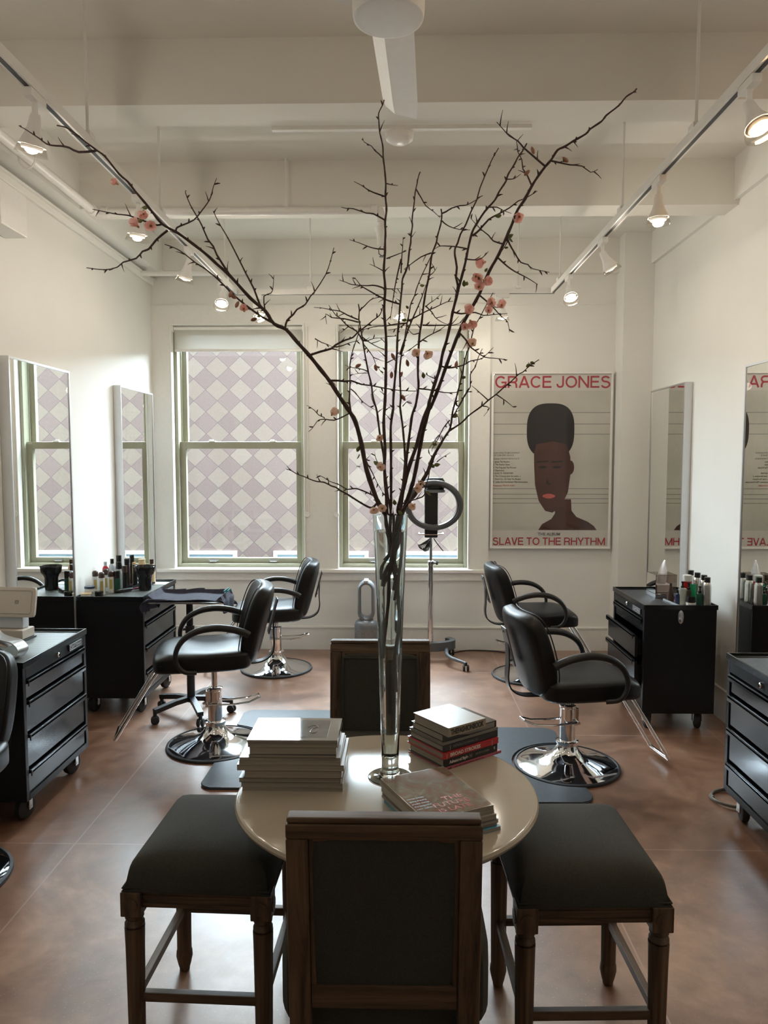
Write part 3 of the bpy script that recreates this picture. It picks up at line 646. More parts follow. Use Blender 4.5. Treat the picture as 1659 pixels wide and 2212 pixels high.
# ================================================================== salon chairs
def salon_chair(label):
    t = thing('salon_chair', label, 'chair', (0, 0, 0), 0, 'black salon chairs on round chrome bases')
    link('base_plate', lathe([(.278, .006), (.276, .014), (.25, .022), (.19, .036), (.13, .052), (.09, .072), (.066, .10), (.056, .122), (.056, .132), (.062, .136), (.062, .15), (.044, .156), (0, .156)], 64), CHROME, t)
    link('base_rim', lathe([(.262, 0), (.290, 0), (.293, .006), (.290, .014), (.278, .018), (.276, .010), (.262, .006)], 64, cap=False), RUBBER, t)
    link('cylinder', lathe([(.042, .15), (.042, .335), (.046, .34), (.046, .352), (.036, .356), (0, .356)], 32), CHROME, t)
    bm = BM(); add_box(bm, .03, .055, -.03, .03, .24, .34, .004); add_cyl(bm, (.045, -.055, .262), (.045, .055, .262), .008); link('pump_bracket', bm, CHROME, t)
    P = [(.045, -.045, .262), (-.10, -.05, .256), (-.20, -.045, .262), (-.262, -.03, .285), (-.266, .03, .285), (-.20, .045, .262), (-.10, .05, .256), (.045, .045, .262)]
    link('pump_lever', tube(P, .0055, 8), CHROME, t)
    bm = BM(); add_cyl(bm, (0, 0, .22), (0, 0, .43), .0185, n=20); add_lathe(bm, [(.03, .395), (.03, .415), (.024, .42)], 20); link('piston', bm, CHROME, t)
    bm = BM(); add_box(bm, -.12, .2, -.11, .11, .415, .436, .006); add_box(bm, -.02, .16, -.07, .07, .395, .42, .006); link('swivel_plate', bm, PLAST, t)
    def fs(q):
        u = q.x / .28; z = q.z + .49
        if q.z > 0: z += .012 * (1 - (q.y / .26) ** 2) - .05 * max(0, u - .45) ** 2 * 1.6 - .014 * math.exp(-((u + .1) / .5) ** 2) * (1 - (q.y / .26) ** 2)
        z -= .045 * max(0, u - .5) ** 2
        return Vector((q.x * (1.0) + .065, q.y * (1 - .05 * max(0, u)), z))
    s = link('seat', cushion(.56, .51, .125, 6.0, 11, fs), VINYL, t)
    for zz, kk in ((.522, 1.004),):
        pts = []
        for i in range(64):
            a = 2 * PI * i / 64; ca, sa = math.cos(a), math.sin(a); pp = 7.0
            rr_ = (abs(ca) ** pp + abs(sa) ** pp) ** (-1 / pp)
            x, y = .272 * ca * rr_, .247 * sa * rr_; u = x / .28
            pts.append((x + .065, y * (1 - .05 * max(0, u)), zz - .045 * max(0, u - .5) ** 2 - .05 * max(0, u - .45) ** 2))
        link('piping', tube(pts, .0035, 6, closed=True), VINYL, s)
    def fb(q):
        z = q.z; h = .225; y = q.y * (1 - .10 * max(0, -z / h) ** 2 - .04 * max(0, z / h) ** 2)
        x = q.x - .045 * (y / .23) ** 2 * -1.0 + (.014 * (1 - (z / h) ** 2) if q.x > 0 else 0)
        ang = R(15); return Vector((x * math.cos(ang) - z * math.sin(ang) - .265, y, x * math.sin(ang) + z * math.cos(ang) + .675))
    bk = link('backrest', cushion(.10, .47, .46, 5.0, 11, fb), VINYL, t)
    pts = []
    for i in range(64):
        a = 2 * PI * i / 64; ca, sa = math.cos(a), math.sin(a); pp = 5.5; rr_ = (abs(ca) ** pp + abs(sa) ** pp) ** (-1 / pp)
        pts.append(fb(Vector((.047, .224 * ca * rr_, .219 * sa * rr_))))
    link('piping', tube(pts, .0035, 6, closed=True), VINYL, bk)
    bm = BM(); add_strip(bm, smooth_pts([(-.02, 0, .42), (-.18, 0, .418), (-.275, 0, .425), (-.335, 0, .46), (-.355, 0, .52), (-.352, 0, .60), (-.355, 0, .72)], 5), .06, .008); link('back_bar', bm, PLAST, t)
    bm = box(-.045, .045, -.004, .004, -.11, .11, .003); bm.transform(T(-.350, 0, .70) @ Matrix.Rotation(R(-15), 4, 'Y') @ Matrix.Rotation(R(90), 4, 'Z'))
    for zz in (-.085, .085): add_lathe(bm, [(0, .006), (.006, .005), (.007, 0)], 12, T(-.356, 0, .70 + 0) @ Matrix.Rotation(R(-15), 4, 'Y') @ T(0, 0, zz) @ Matrix.Rotation(R(-90), 4, 'Y'))
    link('back_plate', bm, GREYP, t)
    for sy in (-1, 1):
        y = .285 * sy
        pts = smooth_pts([(.10, .262 * sy, .447), (.165, y, .462), (.205, y, .515), (.205, y, .58), (.165, y, .645), (.09, y, .688), (.0, y, .702), (-.09, y, .692), (-.165, y, .668), (-.195, y, .652)], 5)
        n_ = len(pts); rad = [.013 + .008 * max(0, min(1, (i / n_ - .25) / .35)) for i in range(n_)]
        link('armrest', tube(pts, rad, 12, flat=.95), PLAST, t)
    bm = BM(); pts = smooth_pts([(.22, -.10, .432), (.30, -.10, .428), (.335, -.10, .40), (.40, -.10, .30), (.555, -.105, .05)], 4)
    q = [Vector(p) for p in pts] + [Vector((.562, -.10, .040)), Vector((.562, .10, .040))] + [Vector((p.x, -p.y, p.z)) for p in reversed(pts)]
    add_tube(bm, q, .0105, 10); add_box(bm, .18, .26, -.12, .12, .425, .437); link('footrest', bm, CHROME, t)
    return t
LOW = ('base_plate', 'base_rim', 'cylinder', 'pump_bracket', 'pump_lever')
sc = salon_chair('black salon chair under the mirror wall, standing by the towel tray')
sc.location = (-1.105, 4.345, 0); sc.rotation_euler = (0, 0, R(180 + 14))
for ch in sc.children:
    if ch.name.split('.')[0] not in LOW: ch.location.z += .075
dup(sc, (-1.005, 5.97, 0), R(180 + 8), 'black salon chair in front of the window beside the grey air purifier', dz=-.075, lower=LOW)
dup(sc, (1.035, 5.82, 0), R(4), 'black salon chair below the framed poster', dz=-.075, lower=LOW)
dup(sc, (.945, 4.075, 0), R(10), 'black salon chair in front of the cabinet with silver cans', dz=-.075, lower=LOW)
dup(sc, (-1.892, 2.865, 0), R(270), 'black salon chair mostly out of view beside the tablet cabinet', skip=('armrest', 'footrest'), dz=-.09, lower=LOW)

# ================================================================== table, stools, dining chairs
t = thing('round_table', 'round ivory table carrying the glass vase and books', 'table', (-.035, 2.12, 0))
link('tabletop', lathe([(0, .712), (.38, .712), (.425, .720), (.438, .732), (.440, .740), (.436, .747), (.428, .75), (0, .75)], 96), TABLE, t)
link('pedestal', lathe([(.06, .712), (.045, .66), (.034, .5), (.032, .3), (.042, .14), (.08, .05), (.16, .022), (.20, .012), (.205, 0), (0, 0)], 48), TABLE, t)

def fluted(z0, z1, r0, r1, n=48, fl=.08):
    bm = BM(); rings = []
    for k in range(9):
        s = k / 8; r_ = r0 + (r1 - r0) * s; f = fl * min(1, 4 * min(s, 1 - s))
        rings.append([bm.verts.new((r_ * (1 - f * (.5 - .5 * math.cos(8 * 2 * PI * i / n))) * math.cos(2 * PI * i / n), r_ * (1 - f * (.5 - .5 * math.cos(8 * 2 * PI * i / n))) * math.sin(2 * PI * i / n), z0 + (z1 - z0) * s)) for i in range(n)])
    for A, B in zip(rings, rings[1:]):
        for i in range(n): bm.faces.new((A[i], A[(i + 1) % n], B[(i + 1) % n], B[i]))
    bm.faces.new(rings[0]); bm.faces.new(rings[-1][::-1]); return bm
def turned_leg(zt, zb_block):
    bm = box(-.029, .029, -.029, .029, zb_block, zt, .003)
    for s in ((0, -1), (1, 0), (0, 1), (-1, 0)):
        add_lathe(bm, [(.012, 0), (.02, .002), (.02, .004), (.008, .005), (0, .007)], 16, dirmat((s[0] * .028, s[1] * .028, (zt + zb_block) / 2), (s[0], s[1], 0)))
    add_lathe(bm, [(.024, zb_block), (.026, zb_block - .006), (.026, zb_block - .012), (.02, zb_block - .018), (.027, zb_block - .028), (.027, zb_block - .034), (.022, zb_block - .04)], 28)
    f = fluted(.075, zb_block - .04, .024, .028); merge(bm, f)
    add_lathe(bm, [(.022, .075), (.026, .068), (.027, .05), (.021, .022), (.017, .008), (.017, .004), (0, .004)], 28)
    add_lathe(bm, [(0, .0), (.012, 0), (.013, .004)], 16)
    return bm
def stool(label):
    t = thing('counter_stool', label, 'stool', (0, 0, 0), 0, 'backless upholstered counter stools'); W, D = .203, .226
    def f(q):
        z = max(q.z, 0.0) + .5335 + (.020 * (1 - (q.x / W) ** 2) * (1 - (q.y / D) ** 2) if q.z > 0 else 0)
        tp = 1 - .09 * max(0, q.z / .095) ** 1.5; ax_, ay_ = abs(q.x / .206) + 1e-6, abs(q.y / .229) + 1e-6
        tp *= (ax_ ** 5.5 + ay_ ** 5.5) ** (1 / 5.5) / (ax_ ** 18 + ay_ ** 18) ** (1 / 18); return Vector((q.x * tp, q.y * tp, z))
    se = link('seat', cushion(.412, .458, .185, 5.5, 13, f), FABRIC, t)
    bm = BM()
    for zz in (.534, .543): add_tube(bm, [(sx * .2035, sy * .2265, zz) for sx, sy in ((-1, -1), (1, -1), (1, 1), (-1, 1))], .0035, 6, closed=True)
    link('welting', bm, FABRIC, se)
    for nm, args, m in (('apron', (-W + .05, W - .05, -D + .008, -D + .034), WOODH), ('apron', (-W + .05, W - .05, D - .034, D - .008), WOODH), ('apron', (-W + .008, -W + .034, -D + .05, D - .05), WOODY), ('apron', (W - .034, W - .008, -D + .05, D - .05), WOODY)):
        bm = box(*args, .482, .532, .004); 
        h = .003
        add_box(bm, args[0] - (h if m is WOODY else 0), args[1] + (h if m is WOODY else 0), args[2] - (h if m is WOODH else 0), args[3] + (h if m is WOODH else 0), .49, .497); add_box(bm, args[0] - (h if m is WOODY else 0), args[1] + (h if m is WOODY else 0), args[2] - (h if m is WOODH else 0), args[3] + (h if m is WOODH else 0), .512, .520)
        link(nm, bm, m, t)
    for sx in (-1, 1):
        for sy in (-1, 1): link('leg', turned_leg(.532, .462), WOODV, t, loc=(sx * (W - .022), sy * (D - .022), 0))
    for sy in (-1, 1): link('stretcher', box(-W + .035, W - .035, sy * (D - .022) - .011, sy * (D - .022) + .011, .205, .232, .003), WOODH, t)
    for sx in (-1, 1): link('stretcher', box(sx * (W - .022) - .011, sx * (W - .022) + .011, -D + .035, D - .035, .205, .232, .003), WOODY, t)
    return t
st = stool('charcoal upholstered backless stool beside the taller book stack'); st.location = (-.548, 2.165, 0); st.rotation_euler = (0, 0, R(-2))
dup(st, (.515, 2.125, 0), R(2), 'charcoal upholstered backless stool beside the magazine pile')

def dining_chair(label):
    """back at y = 0, seat toward +y"""
    t = thing('counter_chair', label, 'chair', (0, 0, 0), 0, 'square backed upholstered counter chairs'); W = .2025
    def tilt(bm):
        for v in bm.verts:
            if v.co.z > .58: v.co.y -= (v.co.z - .58) * .10
    for sx in (-1, 1):
        bm = BM(); add_box(bm, sx * W - (.046 if sx > 0 else 0), sx * W + (.046 if sx < 0 else 0), -.016, .022, .50, .942, .004)
        add_box(bm, sx * (W - .052) - .006, sx * (W - .052) + .006, -.008, .02,   .545, .942, .003); tilt(bm); link('back_post', bm, WOODV, t)
    bm = BM(); add_box(bm, -W, W, -.016, .022, .942, .975, .004); add_box(bm, -W + .002, W - .002, -.012, .024, .975, .9885, .005); add_box(bm, -W + .05, W - .05, -.008, .02, .932, .944, .003); tilt(bm); link('top_rail', bm, WOODH, t)
    bm = BM(); add_box(bm, -W + .046, W - .046, -.014, .02, .548, .602, .004); tilt(bm); link('lower_rail', bm, WOODH, t)
    bm = cushion(2 * W - .10, .03, .345, 14, 7, lambda q: q + Vector((0, .004, .767))); tilt(bm); link('back_panel', bm, FABRIC, t)
    bm = cushion(2 * W - .09, .05, .345, 12, 7, lambda q: q + Vector((0, .022, .765))); tilt(bm); link('back_cushion', bm, FABRIC, t)
    bm = BM(); k = W - .056; add_tube(bm, [(-k, .046, .612), (k, .046, .612), (k, .046, .924), (-k, .046, .924)], .003, 6, closed=True); tilt(bm); link('welting', bm, FABRIC, t)
    link('seat', cushion(.475, .445, .205, 8.0, 9, lambda q: Vector((q.x, q.y + .258, q.z + .548))), FABRIC, t)
    link('seat_rail', box(-.215, .215,   .06, .45, .40, .4455, .004), WOODH, t)
    for sx in (-1, 1):
        link('leg', turned_leg(.445, .385), WOODV, t, loc=(sx * .185, .425, 0))
        bm = BM(); add_box(bm, sx * .18 - .022, sx * .18 + .022, -.012, .03, 0, .51, .004); link('leg', bm, WOODV, t)
    link('stretcher', box(-.165, .165, .414, .436, .205, .232, .003), WOODH, t); link('stretcher', box(-.16, .16, -.002, .02, .205, .232, .003), WOODH, t)
    for sx in (-1, 1): link('stretcher', box(sx * .183 - .011, sx * .183 + .011, .02, .405, .205, .232, .003), WOODY, t)
    return t
dc = dining_chair('dark oak counter chair seen from behind, in front of the table'); dc.location = (-.030, 1.515, 0); dc.rotation_euler = (0, 0, R(0))
dup(dc, (-.075, 2.93, 0), R(180), 'dark oak counter chair facing us across the table')

# ================================================================== mats, trolley, stands
def floor_mat(poly, label):
    t = prism(poly, 0.0005, .014); bmesh.ops.bevel(t, geom=[e for e in t.edges], offset=.006, segments=2, affect='EDGES'); o = link('floor_mat', t, MATB); tag(o, label, 'mat', 'dark anti fatigue mats'); return o
def rounded(x0, x1, y0, y1, r, n=6, corners=(1, 1, 1, 1)):
    out = []
    for i, (cx, cy, a) in enumerate(((x0 + r, y0 + r, 180), (x1 - r, y0 + r, 270), (x1 - r, y1 - r, 0), (x0 + r, y1 - r, 90))):
        for k in range(n + 1): th = R(a + 90 * k / n); out.append((cx + r * math.cos(th), cy + r * math.sin(th)))
    return out
def ring_gap(poly, cx, cy, rad, n=24):
    return poly
def notched(x0, x1, y0, y1, cx, cy, rad, side, r=.05):
    """rounded mat with a bite cut out for the chair base on one long side"""
    h = math.sqrt(max(0, rad * rad - ((x0 if side < 0 else x1) - cx) ** 2)); xe = x0 if side < 0 else x1; P_ = []
    a0 = math.atan2(-h, xe - cx); a1 = math.atan2(h, xe - cx)
    if side < 0:
        arc = [(cx + rad * math.cos(a0 + (a1 - a0) * k / 20), cy + rad * math.sin(a0 + (a1 - a0) * k / 20)) for k in range(21)]
        base_ = rounded(x0, x1, y0, y1, r); right = [p for p in base_ if p[0] > (x0 + x1) / 2]; ll = [p for p in base_ if p[0] <= (x0 + x1) / 2 and p[1] < cy]; ul = [p for p in base_ if p[0] <= (x0 + x1) / 2 and p[1] > cy]
        return right + ul + arc[::-1] + ll
    a0 = math.atan2(h, xe - cx); a1 = 2 * PI + math.atan2(-h, xe - cx)
    arc = [(cx + rad * math.cos(a0 + (a1 - a0) * k / 20), cy + rad * math.sin(a0 + (a1 - a0) * k / 20)) for k in range(21)]
    base_ = rounded(x0, x1, y0, y1, r); left = [p for p in base_ if p[0] <= (x0 + x1) / 2]; lr = [p for p in base_ if p[0] > (x0 + x1) / 2 and p[1] < cy]; ur = [p for p in base_ if p[0] > (x0 + x1) / 2 and p[1] > cy]
    return [p for p in left if p[1] > cy] + [p for p in left if p[1] <= cy] + lr + arc[::-1] + ur
floor_mat(notched(-1.045, -.40, 3.73, 4.93, -1.105, 4.345, .305, -1, .06), 'dark rubber mat curving round the chair base by the towel tray')
floor_mat(notched(.30, .985, 3.60, 4.63, .945, 4.075, .305, 1, .07), 'dark rubber mat curving round the chair base by the silver can cabinet')

# tray trolley with towel
t = thing('tray_trolley', 'black five wheeled trolley holding a metal tray under a navy towel', 'trolley', (-1.40, 4.87, 0))
for k in range(5):
    a = R(-62 + 72 * k); d = Vector((math.cos(a), math.sin(a), 0))
    bm = BM(); add_strip(bm, [d * .0 + Vector((0, 0, .115)), d * .12 + Vector((0, 0, .108)), d * .27 + Vector((0, 0, .085))], .038, .03, axis=d.cross(Vector((0, 0, 1)))); lg = link('base_arm', bm, PLAST, t)
    bm = BM(); p = d * .265; add_cyl(bm, p + Vector((0, 0, .05)), p + Vector((0, 0, .085)), .012)
    sd = Vector((math.cos(a + 1.1), math.sin(a + 1.1), 0))
    for s in (-1, 1): add_lathe(bm, [(0, -.009), (.022, -.009), (.027, -.004), (.027, .004), (.022, .009), (0, .009)], 20, dirmat(p + Vector((0, 0, .027)) + sd * .014 * s, sd))
    link('caster', bm, RUBBER, lg)
bm = BM(); add_cyl(bm, (0, 0, .09), (0, 0, .45), .026, n=20); add_cyl(bm, (0, 0, .45), (0, 0, .785), .022, n=20); link('pole', bm, PLAST, t)
bm = BM(); add_cyl(bm, (0, 0, .56), (0, 0, .61), .03, n=18); add_cyl(bm, (-.02, -.01, .585), (-.055, -.02, .585), .008); add_lathe(bm, [(.016, 0), (.02, .004), (.02, .014), (.0, .016)], 7, dirmat((-.05, -.02, .585), (-1, -.3, 0))); link('height_knob', bm, PLAST, t)
bm = prism(rounded(-.255, .255, -.165, .165, .06), .785, .797); bmesh.ops.bevel(bm, geom=bm.edges[:], offset=.004, segments=2, affect='EDGES'); link('tray', bm, STEEL, t)
# towel: draped cloth following the tray
bm = BM(); NU, NV = 72, 56; grid = []
rnd = random.Random(3)
for i in range(NU + 1):
    row = []
    for j in range(NV + 1):
        u = -.335 + .66 * i / NU; v = -.150 + .375 * j / NV
        ca, sa = math.cos(.05), math.sin(.05); X, Y = u * ca - v * sa, u * sa + v * ca
        ox = max(0, abs(X) - .245); oy = max(0, abs(Y) - .155); over = math.hypot(ox, oy)
        edge = max(abs(X) / .25, abs(Y) / .16)
        z = .800 + .030 * math.exp(-((edge - .98) / .10) ** 2) * (1 if Y > -.12 else .25) + .004 * math.sin(23 * u + 5 * v) * min(1, 1 + 0 * u)
        fold = .012 * math.sin(46 * (X + Y) + 3)
        if over > 0:
            drop = over * 1.0; Xn = math.copysign(min(abs(X), .262 + .05 * over), X); Yn = math.copysign(min(abs(Y), .172 + .05 * over), Y)
            nx = math.copysign(1, X) if ox > 0 else 0; ny = math.copysign(1, Y) if oy > 0 else 0
            X, Y = Xn + nx * fold * min(1, over * 20), Yn + ny * fold * min(1, over * 20); z = .803 - drop
        row.append(bm.verts.new((X - 1.40, Y + 4.87, z)))
    grid.append(row)
for i in range(NU):
    for j in range(NV): bm.faces.new((grid[i][j], grid[i + 1][j], grid[i + 1][j + 1], grid[i][j + 1]))
o = link('towel', bm, NAVY); tag(o, 'crumpled navy towel lining the trolley tray', 'towel')
md = o.modifiers.new('thickness', 'SOLIDIFY'); md.thickness = .004; md.offset = 1
TEAL = mat('teal_plastic', (0.03, 0.33, 0.36), 0.35)
t = thing('hair_clip', 'small teal hair clip holding the corner of the navy towel', 'clip', (-1.145, 4.88, .838))
bm = BM(); add_box(bm, -.022, .022, -.006, .006, .0, .006, .002); add_box(bm, -.02, .026, -.006, .006, .012, .018, .002); add_cyl(bm, (-.004, -.008, .009), (-.004, .008, .009), .006); link('jaw', bm, TEAL, t, rot=(0, R(-35), R(20)))
bm = BM(); 
for k in range(4): add_cyl(bm, (.006 + .006 * k, 0, .002), (.006 + .006 * k, 0, -.014), .0015, n=6)
link('teeth', bm, TEAL, t, rot=(0, R(-35), R(20)))

# hair processor on its chrome stand
t = thing('hair_processor', 'ring shaped hair processor on a chrome stand before the window', 'hair processor', (.272, 6.28, 0))
bm = BM()
pts = [(.0 + .20 * math.cos(a), -.02 + .09 * math.sin(a), .105 + .01 * math.cos(a)) for a in [R(200 + 20 * k) for k in range(10)]]
add_strip(bm, smooth_pts([(-.22, .02, .115), (-.1, -.02, .118), (.05, -.025, .118), (.17, .02, .122), (.195, .09, .122), (.15, .14, .122)], 4), .075, .05, axis=(0, 0, 1)); base = link('base', bm, GREYP, t)
for (a, c) in (((.14, .02), (.275, -.345)), ((.10, .12), (.19, .14)), ((-.18, .0), (-.28, -.28)), ((-.15, .05), (-.24, .14))):
    bm = BM(); A, B = Vector((a[0], a[1], .10)), Vector((c[0], c[1], .062)); m_ = (A + B) / 2 + Vector(((B - A).y * .18, -(B - A).x * .18, 0)) * (1 if a[0] > 0 else -1)
    add_tube(bm, smooth_pts([A, m_, B], 6), [.018, .013], 10); lg = link('leg', bm, GREYP, base)
for c in ((.275, -.345), (.19, .14), (-.28, -.28), (-.24, .14)):
    bm = BM(); add_lathe(bm, [(0, .075), (.010, .07), (.012, .045)], 14, T(c[0], c[1], 0))
    for s in (-1, 1): add_lathe(bm, [(0, -.009), (.022, -.009), (.026, -.004), (.026, .004), (.022, .009), (0, .009)], 20, dirmat((c[0] + s * .016, c[1], .026), (1, 0, 0)))
    link('caster', bm, RUBBER, base)
bm = BM(); add_cyl(bm, (0, 0, .12), (0, 0, .83), .0235, n=24); link('lower_tube', bm, CHROME, t)
bm = BM(); add_cyl(bm, (0, 0, .80), (0, 0, 1.07), .013, n=20); link('upper_tube', bm, CHROME, t)
bm = BM(); add_lathe(bm, [(.024, .815), (.028, .818), (.028, .852), (.018, .858), (.014, .86)], 24); kb = link('height_collar', bm, CHROME, t)
bm = BM(); add_cyl(bm, (.02, -.01, .838), (.05, -.02, .838), .007); add_lathe(bm, [(.013, 0), (.018, .004), (.018, .014), (.0, .017)], 6, dirmat((.045, -.018, .838), (1, -.3, 0))); link('knob', bm, PLAST, kb)
link('column', box(-.055, .057, -.03, .03, 1.055, 1.455, .01), PLAST, t)
bm = BM(); add_tube(bm, [(-.10, .0, 1.095), (-.105, -.03, 1.087), (-.06, -.035, 1.085), (.06, -.035, 1.085), (.105, -.03, 1.087), (.10, 0, 1.095)], .006, 8); link('handle_bar', bm, CHROME, t)
link('motor_head', lathe([(.0, 1.465), (.075, 1.465), (.088, 1.475), (.088, 1.535), (.07, 1.562), (0, 1.566)], 36, T(.03, .02, 0)), PLAST, t)
link('head_collar', lathe([(.07, 1.438), (.09, 1.44), (.092, 1.462), (.075, 1.468)], 36, T(.03, .02, 0)), SILV, t)
RING = mat('ring_grey', (0.085, 0.078, 0.075), 0.3, 0.3)
MR = T(.02, -.07, 1.335) @ Matrix.Rotation(R(90), 4, 'X') @ Matrix.Diagonal((1.0, .86, 1, 1)) 
bm = BM(); sec = [(.192, -.03), (.205, -.034), (.226, -.03), (.240, -.02), (.246, -.004), (.246, .012), (.238, .024), (.220, .03), (.197, .024), (.190, .0), (.192, -.03)]
add_lathe(bm, sec, 72, MR, cap=False); rg = link('heating_ring', bm, RING, t)
bm = BM()
for r_, z_ in ((.213, .034), (.223, .032), (.232, .028), (.240, .022)): add_tube(bm, [MR @ Vector((r_ * math.cos(2 * PI * i / 64), r_ * math.sin(2 * PI * i / 64), z_)) for i in range(64)], .0028, 6, closed=True)
link('ring_grille', bm, GREYP, rg)
bm = BM(); rnd = random.Random(5)
for k in range(6):
    x = -.04 - .010 * k; add_tube(bm, smooth_pts([(-.01, -.04, 1.05), (x, -.05, 1.0), (x - .02, -.05, .945 + .01 * k), (x + .02, -.045, .96), (-.005, -.035, 1.04)], 4), .0035, 6)
add_tube(bm, smooth_pts([(.02, -.04, 1.055), (.05, -.045, 1.01), (.09, -.045, .96), (.105, -.045, .945)], 4), .0045, 6); link('power_cord', bm, RUBBER, t)
tag(link('floor_cable', tube(smooth_pts([(.42, 6.42, .006), (.6, 6.56, .006), (.83, 6.555, .006), (1.0, 6.48, .006), (1.14, 6.50, .006), (1.3, 6.57, .006)], 5), .005, 8), RUBBER), 'thin black cable lying along the skirting behind the poster chair', 'cable')

# air purifier
t = thing('air_purifier', 'silver bladeless air purifier with an oval loop by the window wall', 'air purifier', (-.285, 6.42, 0))
MESH_, nt, b = nodes('perforated_silver'); tc = nt.nodes.new('ShaderNodeTexCoord'); vz = nt.nodes.new('ShaderNodeTexVoronoi'); vz.inputs['Scale'].default_value = 140
nt.links.new(tc.outputs['Object'], vz.inputs['Vector']); r = ramp(nt, vz.outputs['Distance'], [(0.25, (.12, .11, .11)), (.5, (.24, .24, .25))]); nt.links.new(r.outputs['Color'], b.inputs['Base Color']); b.inputs['Roughness'].default_value = .4; b.inputs['Metallic'].default_value = .3
link('base', lathe([(0, .0), (.10, .0), (.104, .01), (.104, .245), (0, .245)], 48), MESH_, t)
link('shoulder', lathe([(.104, .246), (.104, .275), (.094, .300), (.07, .318), (.0, .318)], 48), SILV, t)
def stadium(hw, hh, n=14): return [(hw * math.cos(R(a)), hh - hw + hw * math.sin(R(a))) for a in [180 * k / n for k in range(n + 1)]] + [(hw * math.cos(R(a)), -hh + hw + hw * math.sin(R(a))) for a in [180 + 180 * k / n for k in range(n + 1)]]
bm = BM(); rings = []
for (e, y) in ((.0, -.055), (.004, -.062), (.018, -.062), (.028, -.05), (.03, .05), (.024, .055), (.004, .055), (.0, .045)):
    rings.append([bm.verts.new((px_, y, pz_ + .485)) for px_, pz_ in stadium(.046 + e, .147 + e)])
for i in range(len(rings)):
    A, B = rings[i], rings[(i + 1) % len(rings)]
    for k in range(len(A)): bm.faces.new((A[k], A[(k + 1) % len(A)], B[(k + 1) % len(A)], B[k]))
link('loop', bm, SILV, t); link('crown_cap', box(-.02, .02, -.06, .05, .655, .672, .005), mat('bright_silver', (.7, .71, .73), .25, .3), t)

# cable coil on the floor
bm = BM(); pts = []
for k in range(61): a = 2 * PI * k / 24; pts.append((1.68 + (.095 + .004 * math.sin(a * .7)) * math.cos(a), 3.66 + .10 * math.sin(a), .008 + .010 * (k / 60) + .004 * math.sin(2 * a)))
tag(link('cable_coil', add_tube(bm, pts, .0065, 8), mat('grey_cable', (.16, .14, .12), .5)), 'grey cable coiled on the floor beside the bare topped cabinet', 'cable')
